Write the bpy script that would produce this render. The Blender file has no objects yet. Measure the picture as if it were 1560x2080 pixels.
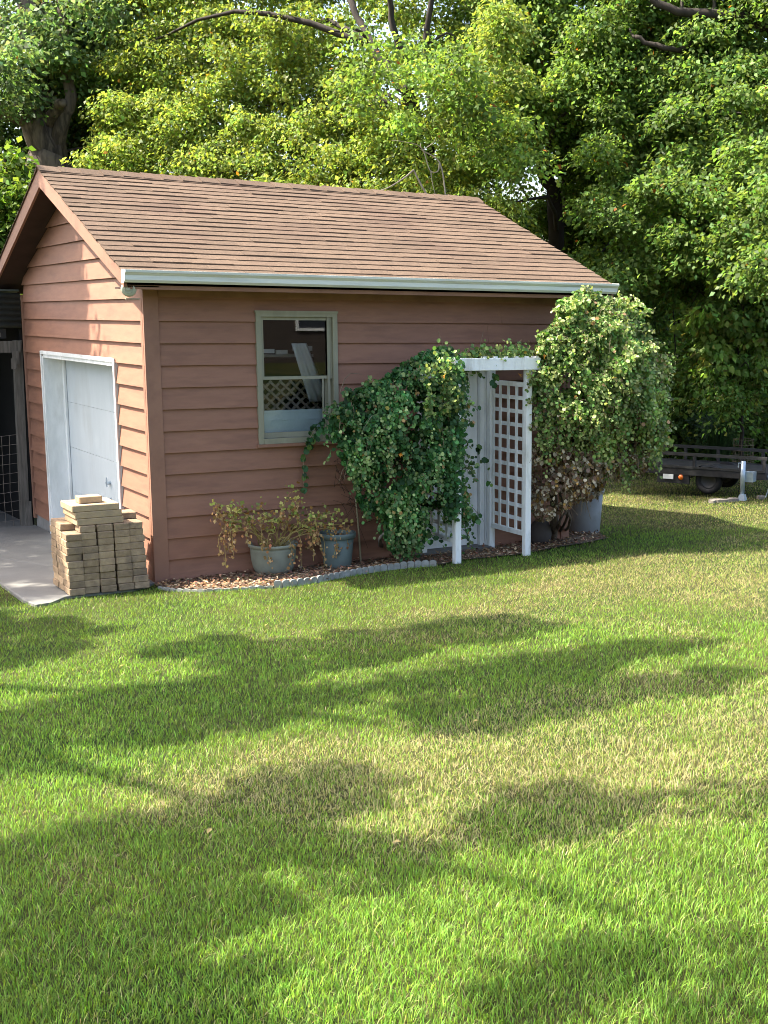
import bpy, math, random
import numpy as np
from mathutils import Vector, Matrix

random.seed(11)
RNG = np.random.default_rng(11)
scene = bpy.context.scene
COL = scene.collection

# ------------------------------------------------------------------ camera
F_PX, IMG_W, IMG_H = 2523.747, 1560.0, 2080.0
CAM = np.array([-3.45101755, -11.3602760, 2.44394899])
YAW, PITCH, ROLL = 0.586587303, 0.176828460, 0.00911710493
OFF_X, OFF_Y = 283.174, 62.016
FW = np.array([math.sin(YAW) * math.cos(PITCH), math.cos(YAW) * math.cos(PITCH), -math.sin(PITCH)])
_rt = np.array([math.cos(YAW), -math.sin(YAW), 0.0])
_up = np.cross(_rt, FW)
RT = math.cos(ROLL) * _rt + math.sin(ROLL) * _up
UP = -math.sin(ROLL) * _rt + math.cos(ROLL) * _up
cam_data = bpy.data.cameras.new("camera")
cam = bpy.data.objects.new("camera", cam_data)
COL.objects.link(cam)
cam_data.sensor_fit = 'VERTICAL'
cam_data.sensor_height = 24.0
cam_data.lens = F_PX / IMG_H * 24.0
cam_data.shift_x = -OFF_X / IMG_H
cam_data.shift_y = OFF_Y / IMG_H
cam_data.clip_end = 500.0
m = Matrix.Identity(4)
for r in range(3):
    m[r][0], m[r][1], m[r][2], m[r][3] = RT[r], UP[r], -FW[r], CAM[r]
cam.matrix_world = m
scene.camera = cam

# ------------------------------------------------------------------ light
SUN = np.array([-0.60, 0.46, 1.0])          # towards the sun
SUNN = SUN / np.linalg.norm(SUN)
SUN_EL = math.asin(SUNN[2])
SUN_AZ = math.atan2(SUNN[0], SUNN[1])
world = bpy.data.worlds.new("World")
scene.world = world
world.use_nodes = True
wn = world.node_tree
wn.nodes.clear()
sky = wn.nodes.new("ShaderNodeTexSky")
sky.sky_type = 'NISHITA'
sky.sun_disc = False
sky.sun_elevation = SUN_EL
sky.sun_rotation = SUN_AZ
sky.air_density = 1.0
sky.dust_density = 4.0
sky.ozone_density = 0.6
bg = wn.nodes.new("ShaderNodeBackground")
bg.inputs[1].default_value = 0.15
wo = wn.nodes.new("ShaderNodeOutputWorld")
wn.links.new(sky.outputs[0], bg.inputs[0])
wn.links.new(bg.outputs[0], wo.inputs[0])
sun_data = bpy.data.lights.new("sun", 'SUN')
sun_data.energy = 5.0
sun_data.angle = math.radians(0.55)
sun_data.color = (1.0, 0.94, 0.82)
sun = bpy.data.objects.new("sun", sun_data)
sun.rotation_euler = Vector(SUNN).to_track_quat('Z', 'Y').to_euler()
sun.location = (-20, 12, 30)
COL.objects.link(sun)
scene.view_settings.view_transform = 'Standard'
scene.view_settings.look = 'None'
scene.view_settings.exposure = 1.87
scene.view_settings.gamma = 1.0
scene.view_settings.use_curve_mapping = False
scene.render.engine = 'CYCLES'
scene.cycles.max_bounces = 6
scene.cycles.diffuse_bounces = 3
scene.cycles.glossy_bounces = 2
scene.cycles.transmission_bounces = 4
scene.cycles.transparent_max_bounces = 6
scene.cycles.use_denoising = True
scene.cycles.pixel_filter_type = 'BLACKMAN_HARRIS'
scene.cycles.filter_width = 0.95
scene.cycles.sample_clamp_indirect = 4.0

# ------------------------------------------------------------------ pixel -> place helpers
def ray(u, v):
    return F_PX * FW + (u - (IMG_W / 2 + OFF_X)) * RT - (v - (IMG_H / 2 + OFF_Y)) * UP

def at(u, v, axis, val):
    d = ray(u, v)
    return CAM + d * ((val - CAM[axis]) / d[axis])

GY = np.array([-60.0, -12.0, -1.5, -0.15, 0.3, 5.0, 9.0, 40.0, 400.0])
GZ = np.array([2.2, 0.95, 0.105, 0.0, 0.0, -0.2, -0.3, -0.5, -0.5])

def gz(y):
    return np.interp(y, GY, GZ)

def G(u, v):
    z = 0.0
    for _ in range(25):
        p = at(u, v, 2, z)
        z = float(gz(p[1]))
    return p

def on_ray(u, v, dist):
    d = ray(u, v)
    return CAM + d / math.hypot(d[0], d[1]) * dist

# ------------------------------------------------------------------ mesh builder
class MB:
    def __init__(s):
        s.v, s.f = [], []

    def poly(s, pts, faces):
        o = len(s.v)
        s.v += [tuple(map(float, p)) for p in pts]
        s.f += [tuple(i + o for i in f) for f in faces]
        return s

    def hexa(s, p):      # 8 corners: bottom 4 ccw, top 4 ccw
        return s.poly(p, [(3, 2, 1, 0), (4, 5, 6, 7), (0, 1, 5, 4), (1, 2, 6, 5), (2, 3, 7, 6), (3, 0, 4, 7)])

    def box(s, a, b):
        x0, y0, z0 = a
        x1, y1, z1 = b
        return s.hexa([(x0, y0, z0), (x1, y0, z0), (x1, y1, z0), (x0, y1, z0),
                       (x0, y0, z1), (x1, y0, z1), (x1, y1, z1), (x0, y1, z1)])

    def bevel_box(s, a, b, c):
        x0, y0, z0 = a
        x1, y1, z1 = b
        ring = lambda z, k: [(x0 + k, y0, z), (x1 - k, y0, z), (x1, y0 + k, z), (x1, y1 - k, z),
                             (x1 - k, y1, z), (x0 + k, y1, z), (x0, y1 - k, z), (x0, y0 + k, z)]
        inner = lambda z: [(x0 + c, y0 + c * .6, z), (x1 - c, y0 + c * .6, z), (x1 - c * .6, y0 + c, z), (x1 - c * .6, y1 - c, z),
                           (x1 - c, y1 - c * .6, z), (x0 + c, y1 - c * .6, z), (x0 + c * .6, y1 - c, z), (x0 + c * .6, y0 + c, z)]
        rings = [inner(z0), ring(z0 + c * .6, c), ring(z1 - c * .6, c), inner(z1)]
        pts = [p for r in rings for p in r]
        fs = [tuple(range(7, -1, -1)), tuple(range(24, 32))]
        for k in range(3):
            for i in range(8):
                j = (i + 1) % 8
                fs.append((k * 8 + i, k * 8 + j, k * 8 + 8 + j, k * 8 + 8 + i))
        return s.poly(pts, fs)

    def tube(s, path, rad, n=6, cap=True):
        path = [np.array(p, float) for p in path]
        if not hasattr(rad, '__len__'):
            rad = [rad] * len(path)
        o = len(s.v)
        prev = None
        for i, p in enumerate(path):
            t = path[min(i + 1, len(path) - 1)] - path[max(i - 1, 0)]
            t = t / (np.linalg.norm(t) + 1e-9)
            if prev is None:
                a = np.array([0, 0, 1.0]) if abs(t[2]) < .9 else np.array([1.0, 0, 0])
                prev = np.cross(t, a)
            prev = prev - t * (prev @ t)
            prev = prev / (np.linalg.norm(prev) + 1e-9)
            b = np.cross(t, prev)
            for k in range(n):
                an = 2 * math.pi * k / n
                s.v.append(tuple(p + rad[i] * (math.cos(an) * prev + math.sin(an) * b)))
        for i in range(len(path) - 1):
            for k in range(n):
                k2 = (k + 1) % n
                s.f.append((o + i * n + k, o + i * n + k2, o + (i + 1) * n + k2, o + (i + 1) * n + k))
        if cap:
            s.f.append(tuple(o + k for k in range(n))[::-1])
            e = o + (len(path) - 1) * n
            s.f.append(tuple(e + k for k in range(n)))
        return s

    def lathe(s, prof, c=(0, 0, 0), n=28, squash=1.0):
        o = len(s.v)
        for r, z in prof:
            for k in range(n):
                a = 2 * math.pi * k / n
                s.v.append((c[0] + r * math.cos(a), c[1] + squash * r * math.sin(a), c[2] + z))
        for i in range(len(prof) - 1):
            for k in range(n):
                k2 = (k + 1) % n
                s.f.append((o + i * n + k, o + i * n + k2, o + (i + 1) * n + k2, o + (i + 1) * n + k))
        return s

    def mesh(s, name, mat, smooth=False):
        me = bpy.data.meshes.new(name)
        me.from_pydata(s.v, [], s.f)
        me.materials.append(mat)
        if smooth:
            me.polygons.foreach_set('use_smooth', [True] * len(me.polygons))
        me.update()
        return me

    def build(s, name, mat, parent=None, smooth=False):
        return link(name, s.mesh(name, mat, smooth), parent)


def link(name, me, parent=None, loc=None, rot=None, scale=None):
    o = bpy.data.objects.new(name, me)
    COL.objects.link(o)
    if loc is not None:
        o.location = loc
    if rot is not None:
        o.rotation_euler = rot
    if scale is not None:
        o.scale = scale
    if parent is not None:
        o.parent = parent
        o.matrix_parent_inverse = Matrix.Translation(-Vector(parent.location))
    return o


def tag(o, label=None, cat=None, group=None, kind=None):
    for k, v in (('label', label), ('category', cat), ('group', group), ('kind', kind)):
        if v:
            o[k] = v
    return o


def thing(name, loc, label, cat, group=None):
    o = bpy.data.objects.new(name, None)
    o.empty_display_size = .1
    COL.objects.link(o)
    o.location = tuple(map(float, loc))
    return tag(o, label, cat, group)


def np_mesh(name, V, faces_n, mat, cols=None, faces=None):
    """V: (N*faces_n,3) polygons without shared vertices, or explicit faces (M,k)."""
    me = bpy.data.meshes.new(name)
    nv = len(V)
    if faces is None:
        faces = np.arange(nv, dtype=np.int32).reshape(-1, faces_n)
    nf, k = faces.shape
    me.vertices.add(nv)
    me.vertices.foreach_set('co', np.asarray(V, np.float32).ravel())
    me.loops.add(nf * k)
    me.loops.foreach_set('vertex_index', faces.astype(np.int32).ravel())
    me.polygons.add(nf)
    me.polygons.foreach_set('loop_start', np.arange(0, nf * k, k, dtype=np.int32))
    if cols is not None:
        ca = me.color_attributes.new('Col', 'FLOAT_COLOR', 'POINT')
        c4 = np.ones((nv, 4), np.float32)
        c4[:, :3] = cols
        ca.data.foreach_set('color', c4.ravel())
    me.materials.append(mat)
    me.update(calc_edges=True)
    me.validate()
    return me

# ------------------------------------------------------------------ materials
def srgb(r, g, b):
    f = lambda c: c / 12.92 if c <= .04045 else ((c + .055) / 1.055) ** 2.4
    return (f(r / 255), f(g / 255), f(b / 255))

def base_mat(name):
    mt = bpy.data.materials.new(name)
    mt.use_nodes = True
    nt = mt.node_tree
    b = nt.nodes['Principled BSDF']
    return mt, nt, b

def N(nt, typ, **kw):
    n = nt.nodes.new(typ)
    for k, v in kw.items():
        if k.startswith('i_'):
            n.inputs[int(k[2:])].default_value = v
        else:
            setattr(n, k, v)
    return n

def mat(name, col, rough=.7, col2=None, scale=6.0, stretch=(1, 1, 1), bump=0.0, bscale=40.0, rand=0.0, spec=.3,
        metal=0.0, dirt=None, dscale=2.0, damt=.5, coord='Object', lo=.35, hi=.65):
    mt, nt, b = base_mat(name)
    tc = N(nt, 'ShaderNodeTexCoord')
    mp = N(nt, 'ShaderNodeMapping')
    mp.inputs['Scale'].default_value = stretch
    if coord == 'World':
        ge = N(nt, 'ShaderNodeNewGeometry')
        nt.links.new(ge.outputs['Position'], mp.inputs[0])
    else:
        nt.links.new(tc.outputs[coord], mp.inputs[0])
    out = None
    rgb = N(nt, 'ShaderNodeRGB')
    rgb.outputs[0].default_value = (*col, 1)
    out = rgb.outputs[0]
    def noise(sc, det=6.0):
        n = N(nt, 'ShaderNodeTexNoise')
        n.inputs['Scale'].default_value = sc
        n.inputs['Detail'].default_value = det
        n.inputs['Roughness'].default_value = .62
        nt.links.new(mp.outputs[0], n.inputs['Vector'])
        return n
    def mix(fac, a, c):
        mx = N(nt, 'ShaderNodeMix', data_type='RGBA')
        nt.links.new(fac, mx.inputs[0])
        nt.links.new(a, mx.inputs[6])
        if isinstance(c, tuple):
            mx.inputs[7].default_value = (*c, 1)
        else:
            nt.links.new(c, mx.inputs[7])
        return mx.outputs[2]
    def ramp(src, lo, hi, amt=1.0):
        r = N(nt, 'ShaderNodeMapRange')
        r.inputs[1].default_value, r.inputs[2].default_value = lo, hi
        r.inputs[3].default_value, r.inputs[4].default_value = 0.0, amt
        nt.links.new(src, r.inputs[0])
        return r.outputs[0]
    if col2:
        out = mix(ramp(noise(scale).outputs[0], lo, hi), out, col2)
    if dirt:
        out = mix(ramp(noise(dscale, 9.0).outputs[0], .5, .72, damt), out, dirt)
    if rand:
        oi = N(nt, 'ShaderNodeObjectInfo')
        hs = N(nt, 'ShaderNodeHueSaturation')
        mr = N(nt, 'ShaderNodeMapRange')
        mr.inputs[3].default_value, mr.inputs[4].default_value = 1 - rand, 1 + rand
        nt.links.new(oi.outputs['Random'], mr.inputs[0])
        nt.links.new(mr.outputs[0], hs.inputs['Value'])
        nt.links.new(out, hs.inputs['Color'])
        out = hs.outputs[0]
    nt.links.new(out, b.inputs['Base Color'])
    b.inputs['Roughness'].default_value = rough
    b.inputs['Specular IOR Level'].default_value = spec
    b.inputs['Metallic'].default_value = metal
    if bump:
        bp = N(nt, 'ShaderNodeBump')
        bp.inputs['Strength'].default_value = bump
        bp.inputs['Distance'].default_value = .01
        nt.links.new(noise(bscale).outputs[0], bp.inputs['Height'])
        nt.links.new(bp.outputs[0], b.inputs['Normal'])
    return mt

def leaf_mat(name, trans=.35, rough=.5, spec=.25, tint=(1.15, 1.1, .6)):
    mt, nt, b = base_mat(name)
    at_ = N(nt, 'ShaderNodeAttribute', attribute_name='Col')
    nt.links.new(at_.outputs['Color'], b.inputs['Base Color'])
    b.inputs['Roughness'].default_value = rough
    b.inputs['Specular IOR Level'].default_value = spec
    tr = N(nt, 'ShaderNodeBsdfTranslucent')
    mu = N(nt, 'ShaderNodeMix', data_type='RGBA', blend_type='MULTIPLY')
    mu.inputs[0].default_value = 1.0
    nt.links.new(at_.outputs['Color'], mu.inputs[6])
    mu.inputs[7].default_value = (*[t * 1.3 for t in tint], 1)
    nt.links.new(mu.outputs[2], tr.inputs[0])
    ms = N(nt, 'ShaderNodeMixShader')
    ms.inputs[0].default_value = trans
    nt.links.new(b.outputs[0], ms.inputs[1])
    nt.links.new(tr.outputs[0], ms.inputs[2])
    nt.links.new(ms.outputs[0], nt.nodes['Material Output'].inputs[0])
    return mt

M = {}
SIDING = (.305, .150, .096)
M['siding'] = mat('siding_paint', SIDING, .62, (.262, .128, .083), 3.0, (1, 1, 6), .12, 60, rand=.06, dirt=(.15, .075, .055), dscale=1.6, damt=.5, spec=.25, coord='World')
M['trim'] = mat('trim_paint', (.30, .155, .103), .6, (.265, .135, .09), 4.0, (1, 1, 1), .1, 60, dirt=(.16, .08, .06), damt=.5, spec=.25, coord='World')
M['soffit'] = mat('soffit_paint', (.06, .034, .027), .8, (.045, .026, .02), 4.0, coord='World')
M['shingle'] = mat('asphalt_shingle', (.140, .096, .067), .93, (.108, .075, .053), 30.0, (1, 1, 1), .55, 260, rand=.11, spec=.12, dirt=(.095, .06, .045), dscale=1.1, damt=.65, coord='World')
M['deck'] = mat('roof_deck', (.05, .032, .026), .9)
M['gutter'] = mat('gutter_enamel', (.76, .78, .73), .42, (.68, .70, .65), 5.0, (.4, 4, 4), .03, 20, spec=.45, dirt=(.25, .26, .21), dscale=3.0, damt=.45, coord='World')
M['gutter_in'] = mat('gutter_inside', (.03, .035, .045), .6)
M['white'] = mat('white_paint', (.85, .86, .84), .5, (.66, .68, .66), 5.0, (1, 1, .3), .12, 45, spec=.35, dirt=(.45, .44, .39), dscale=7.0, damt=.4, coord='World')
M['white_old'] = mat('weathered_white_paint', (.86, .87, .85), .6, (.79, .80, .77), 6.0, (1, 1, .25), .2, 70, spec=.3, dirt=(.36, .34, .28), dscale=9.0, damt=.6, coord='World')
M['gdoor'] = mat('garage_door_paint', (.58, .63, .65), .5, (.52, .57, .59), 2.5, (1, 1, .4), .05, 30, spec=.35, dirt=(.42, .44, .42), dscale=3.0, damt=.4, coord='World')
M['seam'] = mat('dark_seam', (.08, .08, .08), .9)
M['winframe'] = mat('olive_window_frame', (.31, .29, .205), .5, (.25, .235, .165), 8.0, (1, 1, .3), .05, 40, coord='World', dirt=(.2, .2, .15), dscale=6.0, damt=.4)
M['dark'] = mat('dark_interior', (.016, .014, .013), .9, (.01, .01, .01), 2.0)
M['metal_dark'] = mat('black_steel', (.010, .010, .011), .75, (.03, .028, .027), 9.0, spec=.5, bump=.05)
M['rail'] = mat('worn_black_rail', (.022, .021, .02), .6, (.03, .03, .03), 14.0, (1, 1, 1), spec=.5)
M['rubber'] = mat('tyre_rubber', (.012, .012, .013), .85, bump=.2)
M['galv'] = mat('galvanised_steel', (.48, .56, .62), .38, (.36, .43, .5), 12.0, metal=.55, spec=.5)
M['amber'] = mat('amber_lens', (.75, .16, .02), .25, spec=.6)
M['concrete'] = mat('concrete', (.185, .18, .165), .9, (.14, .136, .126), 1.6, (1, 1, 1), .3, 90, dirt=(.18, .17, .15), dscale=3.5, damt=.7, coord='World')
M['foundation'] = mat('foundation_block', (.3, .29, .27), .9, (.22, .21, .2), 5.0, bump=.3, coord='World')
M['paver'] = mat('paver_concrete', (.37, .265, .165), .92, (.25, .175, .11), 14.0, (1, 1, 1), .6, 70, rand=.2, dirt=(.15, .115, .09), dscale=6.0, damt=.7, spec=.15, coord='World')
M['slab'] = mat('patio_slab', (.42, .30, .175), .9, (.34, .245, .15), 12.0, (1, 1, 1), .4, 90, rand=.06, spec=.15, coord='World', dirt=(.25, .2, .14), dscale=8.0)
M['pot_green'] = mat('grey_green_plastic', (.26, .27, .21), .65, (.22, .23, .18), 4.0, bump=.05, dirt=(.16, .15, .11), dscale=5.0, damt=.5, coord='World')
M['pot_blue'] = mat('blue_green_plastic', (.145, .185, .17), .6, (.12, .155, .145), 4.0, bump=.04, dirt=(.12, .13, .1), dscale=5.0, damt=.4, coord='World')
M['pot_grey'] = mat('tall_grey_planter', (.26, .27, .28), .6, (.22, .23, .235), 4.0, dirt=(.15, .14, .12), dscale=4.0, coord='World')
M['urn'] = mat('dark_clay', (.075, .062, .055), .7, (.05, .042, .04), 6.0, bump=.2)
M['soil'] = mat('potting_soil', (.09, .065, .045), .95, (.17, .13, .09), 45.0, bump=1.0, bscale=80)
M['bark'] = mat('bark', (.04, .031, .023), .92, (.02, .016, .012), 9.0, (1, 1, .22), 1.0, 14, coord='World')
M['bark_grey'] = mat('grey_bark', (.15, .115, .085), .92, (.055, .042, .033), 10.0, (1, 1, .15), 1.0, 12, coord='World', lo=.42, hi=.6)
M['twig'] = mat('dry_twig', (.25, .19, .12), .85, (.15, .11, .07), 20.0)
M['deadwood'] = mat('bare_grey_branch', (.36, .32, .27), .85, (.25, .21, .17), 20.0)
M['oldwood'] = mat('weathered_timber', (.19, .17, .145), .88, (.1, .09, .075), 6.0, (6, 6, .5), .4, 25, coord='World')
M['corr'] = mat('corrugated_sheet', (.10, .125, .12), .5, (.06, .08, .078), 3.0, metal=.3, coord='World')
M['wire'] = mat('fence_wire', (.22, .19, .16), .5, metal=.5)
M['edging'] = mat('grey_edging', (.33, .335, .31), .7, (.22, .225, .2), 12.0, coord='World', dirt=(.2, .18, .13), dscale=10.0, damt=.6)
M['stake'] = mat('bamboo_stake', (.30, .245, .15), .7)
M['cloth'] = mat('white_cloth', (.6, .58, .54), .85, (.5, .48, .45), 5.0, bump=.2, bscale=12)
M['latt'] = mat('tan_lattice', (.42, .34, .26), .8, (.3, .24, .19), 10.0)
M['board'] = mat('white_board', (.72, .80, .82), .4, (.64, .72, .75), 4.0)
M['flower'] = mat('orange_petal', (.75, .26, .03), .5, (.8, .45, .06), 20.0)
M['leaf'] = leaf_mat('tree_leaf', .5, .5, .15)
M['vleaf'] = leaf_mat('vine_leaf', .3, .45, .2)
M['dry'] = leaf_mat('dry_leaf', .25, .8, .1, (1.0, .9, .7))
M['grass'] = leaf_mat('grass_blade', .38, .5, .25, (1.1, 1.1, .65))
M['mulch'] = leaf_mat('mulch_chip', .0, .9, .1)
M['lamp'] = mat('eave_lamp_cap', (.42, .43, .32), .45, (.36, .37, .28), 9.0, spec=.4)
M['stone'] = mat('field_stone', (.25, .22, .18), .9, (.17, .15, .13), 9.0, bump=.4)

# glass pane
mt, nt, b = base_mat('window_glass')
nt.nodes.remove(b)
fr = N(nt, 'ShaderNodeFresnel'); fr.inputs[0].default_value = 1.5
tb = N(nt, 'ShaderNodeBsdfTransparent'); tb.inputs[0].default_value = (.93, .95, .95, 1)
gb = N(nt, 'ShaderNodeBsdfGlossy'); gb.inputs['Roughness'].default_value = .01
ms = N(nt, 'ShaderNodeMixShader')
nt.links.new(fr.outputs[0], ms.inputs[0]); nt.links.new(tb.outputs[0], ms.inputs[1]); nt.links.new(gb.outputs[0], ms.inputs[2])
nt.links.new(ms.outputs[0], nt.nodes['Material Output'].inputs[0])
M['glass'] = mt

# ------------------------------------------------------------------ ground
def soil_mat():
    mt, nt, b = base_mat('lawn_soil')
    ge = N(nt, 'ShaderNodeNewGeometry')
    n1 = N(nt, 'ShaderNodeTexNoise'); n1.inputs['Scale'].default_value = .9; n1.inputs['Detail'].default_value = 8
    n2 = N(nt, 'ShaderNodeTexNoise'); n2.inputs['Scale'].default_value = 28; n2.inputs['Detail'].default_value = 6
    for n in (n1, n2):
        nt.links.new(ge.outputs['Position'], n.inputs['Vector'])
    r1 = N(nt, 'ShaderNodeValToRGB')
    r1.color_ramp.elements[0].position, r1.color_ramp.elements[1].position = .35, .65
    r1.color_ramp.elements[0].color = (.022, .034, .009, 1)
    r1.color_ramp.elements[1].color = (.06, .055, .022, 1)
    mx = N(nt, 'ShaderNodeMix', data_type='RGBA', blend_type='MULTIPLY')
    mx.inputs[0].default_value = 1
    r2 = N(nt, 'ShaderNodeValToRGB')
    r2.color_ramp.elements[0].color = (.35, .33, .28, 1)
    r2.color_ramp.elements[1].color = (1.5, 1.5, 1.4, 1)
    nt.links.new(n1.outputs[0], r1.inputs[0]); nt.links.new(n2.outputs[0], r2.inputs[0])
    nt.links.new(r1.outputs[0], mx.inputs[6]); nt.links.new(r2.outputs[0], mx.inputs[7])
    nt.links.new(mx.outputs[2], b.inputs['Base Color'])
    b.inputs['Roughness'].default_value = .95
    b.inputs['Specular IOR Level'].default_value = .1
    return mt

gb_ = MB()
ys = [-60, -12, -1.5, -.15, .3, 5, 9, 40, 400]
for i in range(len(ys) - 1):
    a, c = ys[i], ys[i + 1]
    za, zc = float(gz(a)) - .012, float(gz(c)) - .012
    gb_.poly([(-300, a, za), (300, a, za), (300, c, zc), (-300, c, zc)], [(0, 1, 2, 3)])
tag(gb_.build('ground', soil_mat()), kind='structure')

# concrete pad in front of the big door (slopes away towards the back)
PAD = [G(133, 1214), G(104, 1226), G(72, 1231), G(48, 1222), G(22, 1204), G(-10, 1180), G(-120, 1120)]
pad_front = [(p[0], p[1]) for p in PAD]
pad_poly = [(-.02, -.02), (-.30, -.24)] + pad_front + [(-3.2, 3.0), (-3.2, 9.0), (-.02, 9.0)]
mb = MB()
top = [(x, y, float(gz(y)) + .01) for x, y in pad_poly]
bot = [(x, y, float(gz(y)) - .12) for x, y in pad_poly]
n = len(top)
mb.poly(top + bot, [tuple(range(n))[::-1]] + [(i, (i + 1) % n, (i + 1) % n + n, i + n) for i in range(n)])
# split the pad into strips following the slope so that it is not one bent face
bm_pad = mb
tag(bm_pad.build('concrete_pad', M['concrete']), kind='structure')

def in_poly(x, y, poly):
    x = np.asarray(x); y = np.asarray(y)
    c = np.zeros(x.shape, bool)
    j = len(poly) - 1
    for i in range(len(poly)):
        xi, yi = poly[i][0], poly[i][1]
        xj, yj = poly[j][0], poly[j][1]
        c ^= ((yi > y) != (yj > y)) & (x < (xj - xi) * (y - yi) / (yj - yi + 1e-12) + xi)
        j = i
    return c

# ------------------------------------------------------------------ shed
W, LEN = 4.888, 4.66            # gable width (Y), long wall (X)
RX0, RX1 = -.30, 4.965          # roof ends
RIDGE_Y, RIDGE_Z = W / 2, 3.945
EAVE_Y, EAVE_Z = -.40, 2.835
SL = (RIDGE_Z - EAVE_Z) / (RIDGE_Y - EAVE_Y)
WALL_TOP = 2.70
shed = thing('garden_shed', (0, 0, 0), 'small red-brown clapboard shed with brown shingled gable roof and white garage door', 'shed')

def sub_rects(x0, x1, z0, z1, holes):
    out = [(x0, x1, z0, z1)]
    for hx0, hx1, hz0, hz1 in holes:
        nxt = []
        for a0, a1, b0, b1 in out:
            if hx1 <= a0 or hx0 >= a1 or hz1 <= b0 or hz0 >= b1:
                nxt.append((a0, a1, b0, b1)); continue
            if hx0 > a0: nxt.append((a0, hx0, b0, b1))
            if hx1 < a1: nxt.append((hx1, a1, b0, b1))
            c0, c1 = max(a0, hx0), min(a1, hx1)
            if hz0 > b0: nxt.append((c0, c1, b0, hz0))
            if hz1 < b1: nxt.append((c0, c1, hz1, b1))
        out = nxt
    return out

WIN = (1.03, 1.845, 1.25, 2.495)
DOOR = (2.80, 3.53, 0.0, 1.93)
GD = (1.02, 3.93, -.10, 1.985)
def roof_under(y):
    return RIDGE_Z - .14 - SL * abs(y - RIDGE_Y)

# wall cores
mb = MB()
for x0, x1, z0, z1 in sub_rects(.02, LEN - .02, -.25, WALL_TOP, [WIN, (DOOR[0], DOOR[1], -.05, DOOR[3])]):
    mb.box((x0, .004, z0), (x1, .10, z1))
mb.build('wall_core', M['siding'], shed)
mb = MB()
for y0, y1, z0, z1 in sub_rects(.10, W, -.3, WALL_TOP, [GD]):
    mb.box((.004, y0, z0), (.10, y1, z1))
mb.poly([(.004, .0, WALL_TOP), (.004, W, WALL_TOP), (.004, RIDGE_Y, roof_under(RIDGE_Y) + .02),
         (.10, .0, WALL_TOP), (.10, W, WALL_TOP), (.10, RIDGE_Y, roof_under(RIDGE_Y) + .02)],
        [(0, 2, 1), (3, 4, 5), (0, 1, 4, 3), (1, 2, 5, 4), (2, 0, 3, 5)])
mb.build('wall_core', M['siding'], shed)
mb = MB()
mb.box((LEN - .10, .10, -.3), (LEN, W - .1, WALL_TOP))
mb.poly([(LEN - .1, .0, WALL_TOP), (LEN - .1, W, WALL_TOP), (LEN - .1, RIDGE_Y, roof_under(RIDGE_Y) + .02),
         (LEN, .0, WALL_TOP), (LEN, W, WALL_TOP), (LEN, RIDGE_Y, roof_under(RIDGE_Y) + .02)],
        [(0, 2, 1), (3, 4, 5), (0, 1, 4, 3), (1, 2, 5, 4), (2, 0, 3, 5)])
mb.box((.10, W - .1, -.3), (LEN, W, WALL_TOP))
mb.build('back_wall', M['siding'], shed)
mb = MB(); mb.box((.1, .1, -.3), (LEN - .1, W - .1, -.02)); mb.build('floor_slab', M['concrete'], shed)
mb = MB(); mb.box((-.01, .12, -.32), (.0, GD[0] - .1, .0)); mb.build('foundation', M['foundation'], shed)
mb = MB(); mb.box((-.01, GD[1] + .1, -.32), (.0, W, .0)); mb.build('foundation', M['foundation'], shed)

# lap siding, long wall: one object for each board
EXP, STEP, TOPO = .2, .036, .008
BT = .011
def side_piece(mb, x0, x1, z0, z1, zb):
    o = lambda z: STEP + (TOPO - STEP) * (z - zb) / EXP
    mb.hexa([(x0, -o(z0), z0), (x1, -o(z0), z0), (x1, -o(z0) + BT, z0), (x0, -o(z0) + BT, z0),
             (x0, -o(z1), z1), (x1, -o(z1), z1), (x1, -o(z1) + BT, z1), (x0, -o(z1) + BT, z1)])
wh = (WIN[0] - .01, WIN[1] + .01, WIN[2] - .01, WIN[3] + .01)
dh = (DOOR[0] - .05, DOOR[1] + .156, -1, DOOR[3] + .06)
for k in range(-1, 14):
    zb = .01 + EXP * k
    z0, z1 = max(zb, -.06), min(zb + EXP, WALL_TOP - .002)
    if z1 - z0 < .02: continue
    joint = 3.55 + .35 * math.sin(k * 2.3) if k > 10 else None
    cuts = [(.098, joint - .001), (joint + .001, LEN - .08)] if joint else [(.098, LEN - .08)]
    for c0, c1 in cuts:
        for x0, x1, a, b2 in sub_rects(c0, c1, z0, z1, [wh, dh]):
            if min(x1 - x0, b2 - a) < .012: continue
            mb = MB(); side_piece(mb, x0, x1, a, b2, zb)
            mb.build('siding_board', M['siding'], shed)
# gable boards
def gable_piece(mb, y0, y1, z0, z1, zb):
    o = lambda z: STEP + (TOPO - STEP) * (z - zb) / EXP
    hw = lambda z: (RIDGE_Z - .06 - z) / SL
    def yy(y, z):
        return min(max(y, RIDGE_Y - hw(z)), RIDGE_Y + hw(z))
    a0, a1, b0, b1 = yy(y0, z0), yy(y1, z0), yy(y0, z1), yy(y1, z1)
    if a1 - a0 < .01: return
    mb.hexa([(-o(z0), a0, z0), (-o(z0), a1, z0), (-o(z0) + BT, a1, z0), (-o(z0) + BT, a0, z0),
             (-o(z1), b0, z1), (-o(z1), b1, z1), (-o(z1) + BT, b1, z1), (-o(z1) + BT, b0, z1)])
gh = (GD[0] - .07, GD[1] + .07, -1, GD[3] + .06)
for k in range(0, 19):
    zb = .01 + EXP * k
    z0, z1 = zb, min(zb + EXP, RIDGE_Z - .10)
    if z1 - z0 < .02: continue
    for y0, y1, a, b2 in sub_rects(.055, W - .05, z0, z1, [gh]):
        mb = MB(); gable_piece(mb, y0, y1, a, b2, zb)
        if mb.v: mb.build('siding_board', M['siding'], shed)
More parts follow.
